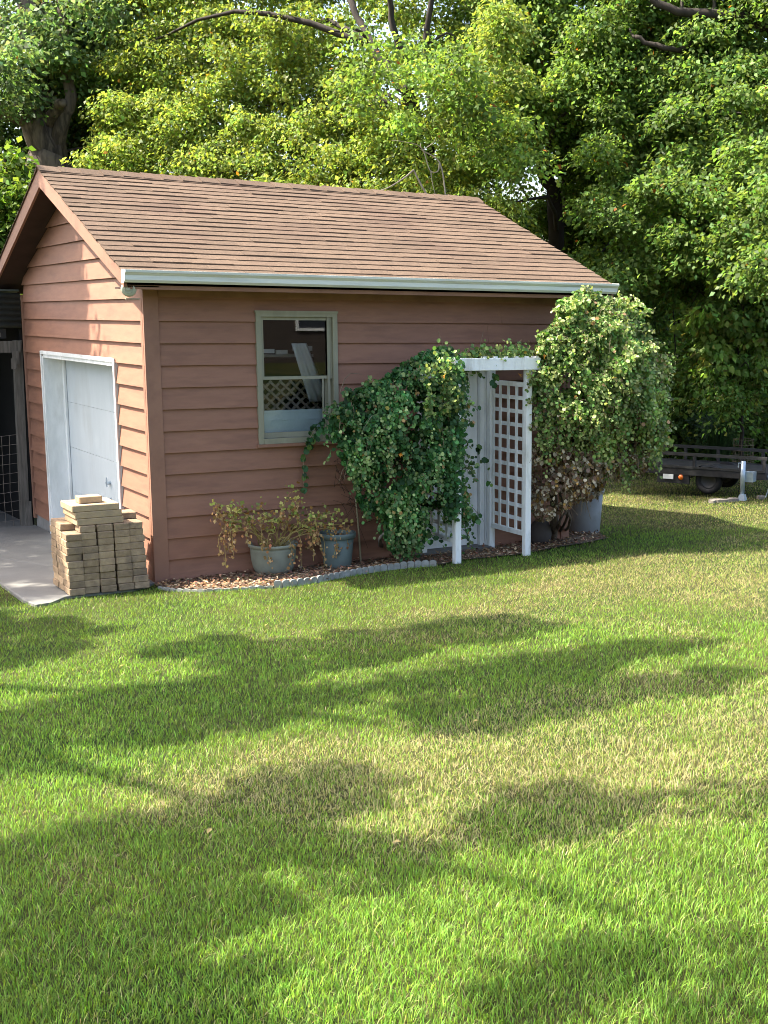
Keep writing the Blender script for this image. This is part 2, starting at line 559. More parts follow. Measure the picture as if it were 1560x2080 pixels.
# corner boards
mb = MB(); mb.box((-.040, -.042, -.1), (.096, -.003, WALL_TOP)); mb.build('corner_board', M['trim'], shed)
mb = MB(); mb.box((-.0415, .0, -.1), (-.003, .052, WALL_TOP)); mb.build('corner_board', M['trim'], shed)
mb = MB(); mb.box((LEN - .078, -.042, -.1), (LEN + .03, -.003, WALL_TOP)); mb.build('corner_board', M['trim'], shed)
mb = MB(); mb.box((-.041, W - .048, -.05), (-.003, W + .03, WALL_TOP)); mb.build('corner_board', M['trim'], shed)
mb = MB(); mb.box((.1, -.052, 2.625), (LEN - .08, -.034, 2.698)); mb.build('frieze_board', M['trim'], shed)

# roof deck, soffit
roof = bpy.data.objects.new('roof', None); COL.objects.link(roof); roof.parent = shed
DT = .10
def deck(sign):
    mb = MB()
    ey = EAVE_Y if sign < 0 else 2 * RIDGE_Y - EAVE_Y
    pts = []
    for x in (RX0 + .02, RX1 - .02):
        pts += [(x, ey, EAVE_Z - DT - .02), (x, RIDGE_Y, RIDGE_Z - DT - .02), (x, RIDGE_Y, RIDGE_Z - .012), (x, ey, EAVE_Z - .012)]
    mb.poly(pts, [(0, 1, 2, 3), (7, 6, 5, 4), (0, 4, 5, 1), (1, 5, 6, 2), (2, 6, 7, 3), (3, 7, 4, 0)])
    return mb
def me_under(mb, name, mat_):
    me = mb.mesh(name, mat_)
    return me
for s_ in (-1, 1):
    o = link('roof_deck', deck(s_).mesh('roof_deck', M['deck']), shed)
# lining of the overhang (lies just below the deck)
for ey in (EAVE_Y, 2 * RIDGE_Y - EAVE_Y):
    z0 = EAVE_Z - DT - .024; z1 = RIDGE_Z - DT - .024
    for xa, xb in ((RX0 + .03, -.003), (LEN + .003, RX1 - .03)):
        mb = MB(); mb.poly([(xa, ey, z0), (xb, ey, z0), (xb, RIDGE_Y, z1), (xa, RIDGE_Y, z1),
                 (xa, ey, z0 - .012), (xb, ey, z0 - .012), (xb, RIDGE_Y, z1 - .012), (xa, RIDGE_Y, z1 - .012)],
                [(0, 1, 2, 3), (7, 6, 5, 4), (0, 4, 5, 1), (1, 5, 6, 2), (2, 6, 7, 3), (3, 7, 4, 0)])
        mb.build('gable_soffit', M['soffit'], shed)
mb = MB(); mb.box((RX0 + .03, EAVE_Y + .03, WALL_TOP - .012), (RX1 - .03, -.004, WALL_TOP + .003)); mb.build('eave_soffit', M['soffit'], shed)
mb = MB(); mb.box((RX0 + .03, EAVE_Y + .0, WALL_TOP - .02), (RX1 - .03, EAVE_Y + .028, EAVE_Z - .03)); mb.build('fascia', M['trim'], shed)
# rake boards on both gables
RH = .175
for xa, xb in ((RX0 - .008, RX0 + .018), (RX1 - .018, RX1 + .008)):
    for sgn in (-1, 1):
        mb = MB()
        ey = EAVE_Y - .01 if sgn < 0 else 2 * RIDGE_Y - EAVE_Y + .01
        ze = RIDGE_Z - SL * abs(ey - RIDGE_Y)
        pts = []
        for x in (xa, xb):
            pts += [(x, ey, ze - RH + .04), (x, RIDGE_Y, RIDGE_Z - RH - .015), (x, RIDGE_Y, RIDGE_Z - .014), (x, ey, ze - .014)]
        mb.poly(pts, [(0, 1, 2, 3), (7, 6, 5, 4), (0, 4, 5, 1), (1, 5, 6, 2), (2, 6, 7, 3), (3, 7, 4, 0)])
        mb.build('rake_board', M['trim'], shed)

# shingles
sh_mesh = MB().poly([(0, 0, -.2), (1, 0, -.2), (1, 1, -.2), (0, 1, -.2), (0, 0, 1), (1, 0, 1), (1, 1, .15), (0, 1, .15)],
                    [(3, 2, 1, 0), (4, 5, 6, 7), (0, 1, 5, 4), (1, 2, 6, 5), (2, 3, 7, 6), (3, 0, 4, 7)]).mesh('shingle', M['shingle'])
ang = math.atan(SL)
slope_len = math.hypot(RIDGE_Y - EAVE_Y, RIDGE_Z - EAVE_Z)
NC = 22
ce = (slope_len + .01) / NC
rs = random.Random(5)
for i in range(NC):
    s0 = -.035 + i * ce
    x = RX0 - .022 + rs.uniform(-.0, .012)
    xe = RX1 + .02 + rs.uniform(-.006, .01)
    first = True
    while x < xe - .01:
        L = rs.uniform(.3, .62) * (.6 if first else 1)
        first = False
        if xe - (x + L) < .14: L = xe - x
        t = rs.choice([.010, .011, .012, .015]) + rs.uniform(-.001, .001)
        ds = rs.uniform(-.004, .004)
        y = EAVE_Y + (s0 + ds) * math.cos(ang)
        z = EAVE_Z + (s0 + ds) * math.sin(ang)
        o = link('shingle', sh_mesh, shed, (x, y, z - .008), (ang, 0, rs.uniform(-.004, .004)), (L - .002, ce + .02, t))
        x += L
# far slope: same pieces joined
mb = MB()
for i in range(NC):
    s0 = -.035 + i * ce
    x = RX0 - .022
    while x < RX1 + .02:
        L = min(rs.uniform(.3, .62), RX1 + .021 - x)
        t = rs.choice([.009, .013, .018])
        def P(dx, ds, h):
            s = s0 + ds
            return (x + dx, 2 * RIDGE_Y - (EAVE_Y + s * math.cos(ang)) + h * math.sin(ang), EAVE_Z - .008 + s * math.sin(ang) + h * math.cos(ang))
        mb.hexa([P(0, 0, 0), P(L - .002, 0, 0), P(L - .002, ce + .02, 0), P(0, ce + .02, 0),
                 P(0, 0, t), P(L - .002, 0, t), P(L - .002, ce + .02, t * .2), P(0, ce + .02, t * .2)])
        x += L
tag(mb.build('far_slope_shingles', M['shingle'], shed), kind='stuff')
# ridge caps
cap = MB()
cw, chh = .135, .135 * SL
cap.poly([(0, -cw, -chh), (0, 0, .012), (0, cw, -chh), (1, -cw, -chh - .010), (1, 0, .002), (1, cw, -chh - .010),
          (0, -cw, -chh - .014), (0, 0, -.004), (0, cw, -chh - .014), (1, -cw, -chh - .022), (1, 0, -.012), (1, cw, -chh - .022)],
         [(0, 3, 4, 1), (1, 4, 5, 2), (6, 7, 10, 9), (7, 8, 11, 10), (0, 1, 7, 6), (1, 2, 8, 7), (3, 9, 10, 4), (4, 10, 11, 5), (0, 6, 9, 3), (2, 5, 11, 8)])
capm = cap.mesh('ridge_cap', M['shingle'])
nx = 25
for i in range(nx):
    Lx = (RX1 - RX0 + .03) / nx
    link('ridge_cap', capm, shed, (RX0 - .02 + i * Lx, RIDGE_Y + rs.uniform(-.004, .004), RIDGE_Z + .014 + rs.uniform(0, .004)),
         (rs.uniform(-.02, .02), 0, 0), (Lx * 1.12, 1, 1))

# gutter (K profile) with end caps and lip
GZ0 = 2.735
prof = [(-.405, GZ0 + .11), (-.405, GZ0), (-.47, GZ0), (-.492, GZ0 + .022), (-.495, GZ0 + .06), (-.522, GZ0 + .085), (-.526, GZ0 + .104), (-.510, GZ0 + .104),
        (-.505, GZ0 + .088), (-.484, GZ0 + .062), (-.482, GZ0 + .03), (-.468, GZ0 + .008), (-.412, GZ0 + .008), (-.412, GZ0 + .11)]
gx0, gx1 = RX0 - .02, RX1 - .01
gut = bpy.data.objects.new('rain_gutter', None)
mb = MB()
k = len(prof)
mb.poly([(gx0, y, z) for y, z in prof] + [(gx1, y, z) for y, z in prof],
        [(i, (i + 1) % k, (i + 1) % k + k, i + k) for i in range(k)])
gut = mb.build('rain_gutter', M['gutter'], shed)
for x in (gx0 - .004, gx1):
    mb = MB()
    pr = [(-.404, GZ0 - .003), (-.472, GZ0 - .003), (-.496, GZ0 + .02), (-.5, GZ0 + .06), (-.528, GZ0 + .085), (-.53, GZ0 + .108), (-.404, GZ0 + .112)]
    kk = len(pr)
    mb.poly([(x, y, z) for y, z in pr] + [(x + .004, y, z) for y, z in pr],
            [tuple(range(kk)), tuple(range(kk, 2 * kk))[::-1]] + [(i, i + kk, (i + 1) % kk + kk, (i + 1) % kk) for i in range(kk)])
    mb.build('end_cap', M['white'], gut)
mb = MB(); mb.box((gx0 + .01, -.48, GZ0 + .045), (gx1 - .01, -.414, GZ0 + .052)); mb.build('gutter_shade_strip', M['gutter_in'], gut)  # dark strip whose colour stands in for shade inside the open gutter
# round lamp under the eave corner
p = at(264, 587, 1, -.36)
lamp = MB()
lamp.lathe([(.0, .0), (.05, .0), (.064, .012), (.066, .045), (.05, .06), (0, .062)], (0, 0, 0), 22)
lo = lamp.build('eave_lamp', M['lamp'], shed, True)
lo.location = (float(p[0]), -.33, float(p[2]))
d = Vector((CAM[0] - p[0], CAM[1] - p[1] , 0.0)).normalized()
lo.rotation_euler = (Vector((-.33, -.94, -.03))).to_track_quat('Z', 'Y').to_euler()
mb = MB(); mb.lathe([(.0, .075), (.012, .075), (.018, .066), (.02, .058)], n=12); mb.lathe([(.036, .0605), (.034, .066), (.031, .0605)], n=18)
o = mb.build('lamp_nub', M['lamp'], lo); o.matrix_parent_inverse = Matrix.Identity(4)
mb = MB(); mb.box((float(p[0]) - .025, -.31, float(p[2]) + .03), (float(p[0]) + .025, -.25, WALL_TOP - .012)); mb.box((float(p[0]) - .03, -.34, float(p[2]) - .088), (float(p[0]) + .09, -.3, float(p[2]) - .078))
o = mb.build('lamp_bracket', M['winframe'], shed)

mb = MB(); mb.box((.45, 2.2, -.01), (LEN - .102, 2.24, 2.65)); mb.box((.45, .102, 2.66), (LEN - .102, 2.19, 2.69)); mb.box((.45, .102, -.01), (.47, 2.19, 2.65)); mb.build('added_dark_lining', M['dark'], shed)  # near-black lining added to keep the view through the window dark
# ---- window
x0, x1, z0, z1 = WIN
win = bpy.data.objects.new('window', None); COL.objects.link(win); win.parent = shed
FWD = .038
mb = MB()
mb.box((x0 - .012, -.045, z0), (x0 + FWD, .09, z1)); mb.box((x1 - FWD, -.045, z0), (x1 + .012, .09, z1))
mb.box((x0 + FWD, -.045, z1 - FWD), (x1 - FWD, .09, z1)); mb.box((x0 + FWD, -.05, z0), (x1 - FWD, .09, z0 + .05))
mb.box((x0 - .02, -.052, z1), (x1 + .02, -.01, z1 + .02))
mb.build('frame', M['winframe'], win)
mb = MB(); mb.box((x0 - .03, -.06, z0 - .03), (x1 + .03, -.012, z0 - .001)); mb.build('sill', M['trim'], win)
zm = 1.878
def sash(zb, zt, y0, y1, fw, bottom=.05, right=.05):
    mb = MB()
    a, b2 = x0 + FWD + .002, x1 - FWD - .002
    mb.box((a, y0, zb), (a + fw, y1, zt)); mb.box((b2 - right, y0, zb), (b2, y1, zt))
    mb.box((a + fw, y0, zt - fw), (b2 - right, y1, zt)); mb.box((a + fw, y0, zb), (b2 - right, y1, zb + bottom))
    s_ = mb.build('sash', M['winframe'], win)
    g = MB(); ym = (y0 + y1) / 2
    g.box((a + fw - .002, ym - .002, zb + bottom - .002), (b2 - right + .002, ym + .002, zt - fw + .002))
    o = g.build('pane', M['glass'], s_)
    return s_
sash(zm - .015, z1 - FWD - .002, -.018, .012, .028, .03, .03)
sash(z0 + .052, zm + .012, .022, .052, .03, .05, .06)
mb = MB(); mb.box((x1 - FWD - .115, -.03, z0 + .05), (x1 - FWD - .1, -.019, zm)); mb.box((x1 - FWD - .055, -.03, z0 + .05), (x1 - FWD - .03, -.02, z1 - FWD)); mb.build('screen_track', M['winframe'], win)

# ---- side door in long wall
x0, x1, z0, z1 = DOOR
door = bpy.data.objects.new('door', None); COL.objects.link(door); door.parent = shed
mb = MB(); mb.box((x0 + .01, .012, .045), (x1 - .03, .05, z1 - .02)); mb.build('door_leaf', M['white'], door)
mb = MB(); mb.lathe([(0, .06), (.02, .058), (.028, .04), (.018, .02), (.022, .0)], n=14)
o = mb.build('door_knob', M['galv'], door, True); o.location = (x0 + .08, .012, .95); o.rotation_euler = (math.radians(90), 0, 0)
mb = MB()
mb.box((x1 - .025, -.04, .0), (x1 + .03, .09, z1)); mb.box((x1 + .032, -.05, .0), (x1 + .155, -.004, z1 + .06)); mb.box((x0 - .05, -.05, .0), (x0 - .002, -.004, z1 + .06))
mb.box((x0 - .002, -.05, z1 + .002), (x1 + .032, -.004, z1 + .06)); mb.box((x1 + .06, -.058, .0), (x1 + .085, -.0505, z1)); mb.box((x1 + .12, -.058, .0), (x1 + .14, -.0505, z1))
mb.build('door_casing', M['white'], door)
mb = MB(); mb.box((x0 - .1, -.16, -.02), (x1 + .05, .09, .04)); mb.build('threshold', M['concrete'], door)

# ---- overhead garage door in the gable
y0, y1, z0, z1 = GD
gd = bpy.data.objects.new('garage_door', None); COL.objects.link(gd); gd.parent = shed
mb = MB()
mb.box((-.04, y0 - .065, -.15), (.17, y0 + .012, z1)); mb.box((-.04, y1 - .012, -.15), (.17, y1 + .065, z1)); mb.box((-.04, y0 + .0125, z1 - .014), (.17, y1 - .0125, z1 + .055))
mb.box((-.052, y0 - .075, -.15), (-.041, y0 - .03, z1 + .06)); mb.box((-.052, y1 + .03, -.15), (-.041, y1 + .075, z1 + .06)); mb.box((-.052, y0 - .03, z1 + .025), (-.041, y1 + .03, z1 + .065))
mb.build('door_frame', M['white'], gd)
# stop strip on the far side, wide board
mb = MB(); mb.box((.165, y1 - .10, -.15), (.19, y1 + .0, z1)); mb.build('jamb_board', M['white'], gd)
nsec = 4
zz = np.linspace(-.13, z1 + .0, nsec + 1)
for i in range(nsec):
    mb = MB(); mb.box((.195, y0, zz[i] + .0016), (.235, y1 - .03, zz[i + 1] - .0016)); mb.build('door_section', M['gdoor'], gd)
mb = MB(); mb.box((.205, y0, -.15), (.245, y1, z1)); mb.build('door_backing', M['seam'], gd)
# handle and lock
hy = 2.18
mb = MB(); mb.tube([(.19, hy, .50), (.15, hy, .49), (.14, hy, .43), (.14, hy, .34), (.15, hy, .28), (.19, hy, .27)], .009, 8); mb.box((.185, hy - .02, .255), (.194, hy + .02, .515)); mb.build('lift_handle', M['galv'], gd)
mb = MB(); mb.tube([(.195, hy, .68), (.15, hy, .68)], .018, 10); mb.box((.148, hy - .05, .672), (.158, hy + .05, .688)); mb.box((.15, hy - .007, .64), (.16, hy + .007, .74)); mb.build('lock_handle', M['galv'], gd)

# ------------------------------------------------------------------ things inside the window; added lattice, cloth and board imitate reflections in the glass
t = thing('reflection_lattice', (1.4, .62, -.02), 'tan diagonal lattice added behind the lower pane to imitate a reflected deck lattice', 'lattice')  # lattice added in place of a reflection of deck skirting
mb0 = MB().box((-.5, -.006, -.013), (.5, .006, .013)); lm = mb0.mesh('slat', M['latt'])
for i in range(10):
    for sgn in (1, -1):
        cx = 1.02 + i * .108
        link('slat', lm, t, (cx, .44 + (.013 if sgn > 0 else 0), 1.62), (0, -sgn * math.radians(42), 0), (.62, 1, .95))
mb = MB(); mb.box((.92, .47, -.02), (.96, .50, 2.0)); mb.box((2.1, .47, -.02), (2.14, .50, 2.0)); mb.build('panel_post', M['latt'], t)
mb = MB()
ns = 14
for i in range(ns):
    fx = i / (ns - 1)
    for j in range(8):
        fz = j / 7
        mb.v.append((1.70 - .18 * fz + fx * (.22 - .05 * fz), .30 + .02 * math.sin(fx * 14), 1.62 + fz * .58))
for i in range(ns - 1):
    for j in range(7):
        mb.f.append((i * 8 + j, (i + 1) * 8 + j, (i + 1) * 8 + j + 1, i * 8 + j + 1))
o = mb.build('reflection_cloth', M['cloth'], None, True)  # sheet added in place of a pale reflection in the glass
so = o.modifiers.new('thick', 'SOLIDIFY'); so.thickness = .004
tag(o, 'off-white cloth added behind the window glass to imitate a pale reflection', 'cloth')
mb = MB(); mb.box((1.05, .105, -.02), (1.83, .125, 1.535)); mb.box((1.05, .098, 1.46), (1.83, .1045, 1.468)); mb.box((1.04, .09, 1.5355), (1.84, .135, 1.56))
tag(mb.build('reflection_board', M['board']), 'white board added behind the lower sash to imitate reflected white siding', 'board')  # board added in place of white siding mirrored in the glass
mb = MB(); mb.box((1.12, .5, 2.10), (1.42, .53, 2.14)); mb.box((1.44, .5, 2.09), (1.56, .53, 2.13)); mb.box((1.62, .48, 2.12), (1.82, .52, 2.17)); mb.box((1.1, .5, 2.2), (1.16, .54, 2.5)); mb.box((1.06, .75, 2.05), (1.95, .95, 2.08))
tag(mb.build('tool_shelf', M['cloth']), 'cluttered shelf edge glimpsed through the upper window pane', 'shelf')

hs = thing('brown_house', (4.0, -22.0, 1.2), 'long brown house facing the shed across the lawn', 'house')
mb = MB(); mb.box((-8, -26, .9), (16, -22, 4.4)); mb.build('wall', mat('house_siding', (.07, .055, .045), .8, (.05, .04, .034), 3.0, (1, 1, 8)), hs)
mb = MB(); mb.poly([(-8.5, -21.5, 4.35), (16.5, -21.5, 4.35), (16.5, -24, 6.0), (-8.5, -24, 6.0), (16.5, -26.5, 4.35), (-8.5, -26.5, 4.35)], [(0, 1, 2, 3), (3, 2, 4, 5), (0, 3, 5), (1, 4, 2), (0, 5, 4, 1)]); mb.build('roof', M['shingle'], hs)
for x in (-4, 1.5, 6.5, 11.5):
    w_ = bpy.data.objects.new('window', None); COL.objects.link(w_); w_.parent = hs; w_.matrix_parent_inverse = Matrix.Translation(-hs.location)
    mb = MB()
    for a_ in ((x - .6, x - .52, 2.1, 3.6), (x + .52, x + .6, 2.1, 3.6), (x - .52, x + .52, 3.52, 3.6), (x - .52, x + .52, 2.1, 2.18), (x - .52, x + .52, 2.82, 2.88)):
        mb.box((a_[0], -21.999, a_[2]), (a_[1], -21.95, a_[3]))
    mb.build('frame', M['white'], w_)
    mb = MB(); mb.box((x - .52, -21.998, 2.18), (x + .52, -21.98, 3.52)); mb.build('pane', M['gutter_in'], w_)

# ------------------------------------------------------------------ lean-to on the far side
lt = thing('lean_to', (-.2, 5.3, -.22), 'dark open lean-to with grey post and corrugated metal edge beside the gable', 'lean-to')
pb = at(52, 1072, 1, 5.0); pt = at(38, 735, 1, 5.0)
mb = MB(); mb.hexa([(pb[0] - .05, 4.98, -.24), (pb[0] + .05, 4.98, -.24), (pb[0] + .05, 5.08, -.24), (pb[0] - .05, 5.08, -.24),
                    (pt[0] - .05, 4.98, 2.15), (pt[0] + .05, 4.98, 2.15), (pt[0] + .05, 5.08, 2.15), (pt[0] - .05, 5.08, 2.15)])
mb.build('post', M['oldwood'], lt)
mb = MB(); mb.box((-3.0, 4.95, 2.0), (-.06, 4.978, 2.14)); mb.build('beam', M['oldwood'], lt)
mb = MB(); mb.box((-.17, 4.93, 1.86), (-.09, 4.9495, 2.02)); mb.box((-.19, 4.92, 1.80), (-.12, 4.9295, 1.93)); mb.build('bracket', M['oldwood'], lt)
mb = MB(); mb.hexa([(-.16, 4.9, -.24), (-.06, 4.9, -.24), (-.06, 4.93, -.24), (-.16, 4.93, -.24), (-.10, 4.95, .15), (-.05, 4.95, .15), (-.05, 4.97, .15), (-.10, 4.97, .15)]); mb.build('prop_board', M['oldwood'], lt)
# corrugated edge sheet: horizontal ribs
pts = []; nz = 25
for i in range(nz):
    z = 2.30 + i * .0175
    pts.append((4.90 + .011 * math.cos(i * math.pi / 2 * 1.0), z))
mb = MB()
mb.poly([(-3.2, y, z) for y, z in pts] + [(-.045, y, z) for y, z in pts], [(i, i + nz, i + nz + 1, i + 1) for i in range(nz - 1)])
o = mb.build('corrugated_sheet', M['corr'], lt, True); o.modifiers.new('t', 'SOLIDIFY').thickness = .003
mb = MB(); mb.poly([(-3.2, 4.9, 2.74), (-.05, 4.9, 2.74), (-.05, 8.5, 2.3), (-3.2, 8.5, 2.3), (-3.2, 4.9, 2.76), (-.05, 4.9, 2.76), (-.05, 8.5, 2.32), (-3.2, 8.5, 2.32)],
                   [(0, 1, 2, 3), (7, 6, 5, 4), (0, 4, 5, 1), (1, 5, 6, 2), (2, 6, 7, 3), (3, 7, 4, 0)]); mb.build('sheet_roof', M['corr'], lt)
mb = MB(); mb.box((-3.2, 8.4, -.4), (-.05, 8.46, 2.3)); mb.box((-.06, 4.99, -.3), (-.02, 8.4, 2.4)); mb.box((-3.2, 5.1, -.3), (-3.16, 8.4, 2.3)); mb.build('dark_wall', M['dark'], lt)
# ribbed dark panel inside
pts = [(-1.2 + i * .02, 6.6 + .012 * (i % 2)) for i in range(56)]
mb = MB(); k = len(pts); mb.poly([(x, y, .7) for x, y in pts] + [(x, y, 2.0) for x, y in pts], [(i, i + 1, i + 1 + k, i + k) for i in range(k - 1)])
o = mb.build('ribbed_panel', M['corr'], lt); o.modifiers.new('t', 'SOLIDIFY').thickness = .004
mb = MB(); mb.box((-.75, 4.96, 2.17), (-.22, 5.2, 2.29)); o = mb.build('metal_box', M['metal_dark'], lt)
mb = MB(); mb.box((-.5, 4.952, 2.19), (-.28, 4.959, 2.24)); mb.build('box_plate', M['oldwood'], lt)
wf = thing('wire_fence_panel', (-.6, 5.0, -.22), 'sagging rusty wire mesh panel across the lean-to opening', 'fence')
for i in range(15):
    x = -1.5 + i * .095
    mb = MB(); mb.tube([(x, 4.99 + .01 * math.sin(i), -.22), (x + .02 * math.sin(i * 1.3), 4.99, .3), (x + .015, 4.985, .98)], .0028, 4); mb.build('wire', M['wire'], wf)
for j in range(11):
    z = -.2 + j * .118
    mb = MB(); mb.tube([(-1.5, 4.987, z - .02), (-1.0, 4.983, z - .035), (-.55, 4.987, z - .02), (-.17, 4.99, z + .01)], .0028, 4); mb.build('wire', M['wire'], wf)

# ------------------------------------------------------------------ arbor
def arb(u, v, y):
    return at(u, v, 1, y)
AFY, ABY = -.80, -.10
fl = arb(928, 1128, AFY); fr_ = arb(1069, 1115, AFY)
AX0, AX1 = float(fl[0]), float(fr_[0])
ar = thing('garden_arbor', ((AX0 + AX1) / 2, -.4, .0), 'white wooden garden arbor with lattice side standing in front of the shed door', 'arbor')
PW = .034
ATOP = float(arb(1010, 752, AFY)[2])
BTOP = float(arb(1010, 727, AFY)[2])
for x, y, zb in ((AX0, AFY, .02), (AX1, AFY, .02), (AX0, ABY, -.02), (AX1, ABY, -.02)):
    mb = MB(); mb.bevel_box((x - PW, y - PW, zb), (x + PW, y + PW, ATOP), .004); mb.build('post', M['white_old'], ar)
mb = MB(); mb.bevel_box((AX0 - .05, AFY - .062, ATOP + .001), (AX1 + .115, AFY + .03, BTOP), .005); mb.build('beam', M['white_old'], ar)
mb = MB(); mb.bevel_box((AX0 + .25, ABY - .03, ATOP + .001), (AX1 + .115, ABY + .04, BTOP), .005); mb.build('beam', M['white_old'], ar)
for i in range(6):
    x = AX0 + .30 + i * (AX1 - AX0 - .22) / 5
    mb = MB(); mb.box((x - .018, AFY - .05, BTOP + .001), (x + .018, ABY + .05, BTOP + .016)); mb.build('rafter', M['white_old'], ar)
for side, X in ((0, AX0), (1, AX1)):
    lat = bpy.data.objects.new('lattice', None); COL.objects.link(lat); lat.parent = ar
    lat.location = (0, 0, 0); lat.matrix_parent_inverse = Matrix.Translation(-ar.location)
    zb, zt = .265, 1.80
    ya, yb = AFY + PW + .002, ABY - PW - .002
    for z in (zb, zt):
        mb = MB(); mb.box((X - .02, ya, z - .024), (X + .02, yb, z + .024)); mb.build('rail', M['white_old'], lat)
    nvs = 3
    for i in range(nvs + 2):
        y = ya + (yb - ya) * i / (nvs + 1)
        w_ = .020
        y = min(max(y, ya + w_), yb - w_)
        mb = MB(); mb.box((X - .013, y - w_, zb + .025), (X - .001, y + w_, zt - .025)); mb.build('slat', M['white_old'], lat)
    for j in range(1, 11):
        z = zb + (zt - zb) * j / 11
        mb = MB(); mb.box((X + .0, ya, z - .020), (X + .012, yb, z + .020)); mb.build('slat', M['white_old'], lat)

# ------------------------------------------------------------------ pavers stack
sf = G(138, 1216)
PX0, PY0 = float(sf[0]) + .02, float(sf[1]) + .05
pw, pd, ph = .141, .20, .061
pmeshes = []
for kx in range(4):
    r_ = random.Random(kx)
    b_ = MB().bevel_box((-pw / 2 + .003, -pd / 2 + .003, 0), (pw / 2 - .003, pd / 2 - .003, ph - .002), .008)
    b_.v = [(x + r_.uniform(-.003, .003), y + r_.uniform(-.003, .003), z) for x, y, z in b_.v]
    pmeshes.append(b_.mesh('paver', M['paver']))
heights = [[9, 10, 10, 10, 10], [10, 10, 10, 10, 11], [10, 10, 9, 10, 10]]
ORD = 'first second third fourth fifth sixth seventh eighth ninth tenth eleventh'.split()
rp = random.Random(3)
base_z = float(gz(PY0)) + .012
def paver(x, y, z, rz, label, group, me=None, name='paver'):
    o = link(name, me or rp.choice(pmeshes), None, (x, y, z), (0, 0, rz))
    return tag(o, label, 'paver', group)
for r in range(3):
    for c in range(5):
        lean = rp.uniform(-.012, .012)
        for k in range(heights[r][c]):
            gap = .012 if c >= 3 else 0
            x = PX0 + pw * (c + .5) + gap + lean * k / 10 + rp.uniform(-.005, .005) + (.010 if (c == 0 and k < 4) else 0) - .010 * k / 10 * (c - 1)
            y = PY0 + pd * (r + .5) * 1.02 + rp.uniform(-.008, .008) + (.01 * k / 10)
            lab = 'tan paver, %s up, %s column from shed corner, %s' % (ORD[k], ORD[4 - c], ['row facing the lawn', 'middle row', 'row nearest garage door'][r])
            paver(x, y, base_z + k * ph, rp.uniform(-.035, .035), lab, 'pavers stacked by the garage door')
sl = MB().bevel_box((-.205, -.205, 0), (.205, .205, .058), .008).mesh('patio_slab', M['slab'])
zt = base_z + 10 * ph
for k, (dx, rz) in enumerate(((.0, .02), (-.012, .015), (-.03, .0))):
    lab = ['square tan patio slab lying lowest of three on the paver columns', 'square tan patio slab lying between two other slabs on the pavers',
           'square tan patio slab uppermost of three, under the lone paver'][k]
    tag(link('patio_slab', sl, None, (PX0 + .315 + dx, PY0 + .25 + .004 * k, zt + k * .06), (0, 0, rz)), lab, 'slab', 'patio slabs on the pavers')
ot = MB().bevel_box((-.10, -.068, 0), (.10, .068, .058), .008)
me = ot.mesh('paver', M['slab'])
paver(PX0 + .27, PY0 + .22, zt + .18, .02, 'pale buff paver lying alone on top of the three square slabs', None, me)

# ------------------------------------------------------------------ pots
def pot(name, label, c, prof, m_, soil_z, soil_r, rimprof):
    t = thing(name, c, label, 'planter')
    mb = MB(); mb.lathe(prof, c, 36); mb.build('pot_body', m_, t, True)
    mb = MB(); mb.lathe(rimprof, c, 36); mb.build('rim', m_, t, True)
    mb = MB(); mb.lathe([(soil_r, soil_z), (soil_r * .6, soil_z + .012), (0, soil_z + .016)], c, 24); mb.build('soil', M['soil'], t, True)
    return t
g1 = G(556, 1170); c1 = (float(g1[0]) + .07, float(g1[1]) + .17, .012)
pot('bowl_planter', 'wide grey-green bowl planter holding a withered yellow plant', c1,
    [(0, 0), (.155, 0), (.172, .01), (.195, .06), (.212, .14), (.218, .23), (.221, .265), (.2, .265), (.195, .2), (.15, .1)], M['pot_green'], .235, .198,
    [(.222, .262), (.238, .266), (.241, .285), (.236, .296), (.212, .292), (.203, .262)])
g2 = G(686, 1157); c2 = (float(g2[0]) + .06, float(g2[1]) + .13, .012)
pot('flower_pot', 'blue-green plastic flower pot with bare soil beside the bowl planter', c2,
    [(0, 0), (.128, 0), (.134, .008), (.166, .32), (.15, .32), (.14, .2)], M['pot_blue'], .315, .158,
    [(.166, .30), (.182, .306), (.186, .345), (.181, .357), (.166, .352), (.16, .30)])
g3 = G(1190, 1085); c3 = (float(g3[0]) + .08, float(g3[1]) + .14, float(gz(g3[1])) - .01)
pot('tall_planter', 'tall plain grey planter half hidden under the dry vine at the shed corner', c3,
    [(0, 0), (.17, 0), (.18, .01), (.215, .5), (.2, .5), (.18, .3)], M['pot_grey'], .44, .2,
    [(.214, .48), (.228, .485), (.23, .52), (.205, .52), (.2, .48)])
g4 = G(1103, 1108)
t = MB(); t.lathe([(0, .0), (.10, .0), (.125, .05), (.13, .12), (.115, .2), (.08, .255), (.05, .27), (.048, .28), (0, .28)], (0, 0, 0), 20)
o = t.build('clay_jug', M['urn'], None, True); o.location = (float(g4[0]) + .03, float(g4[1]) + .12, .005); o.rotation_euler = (.0, .12, .3)
tag(o, 'dark rounded clay jug sitting on the mulch beside the arbor', 'jug')

# ------------------------------------------------------------------ leaf cloud helpers
def unit(a):
    return a / (np.linalg.norm(a, axis=-1, keepdims=True) + 1e-9)

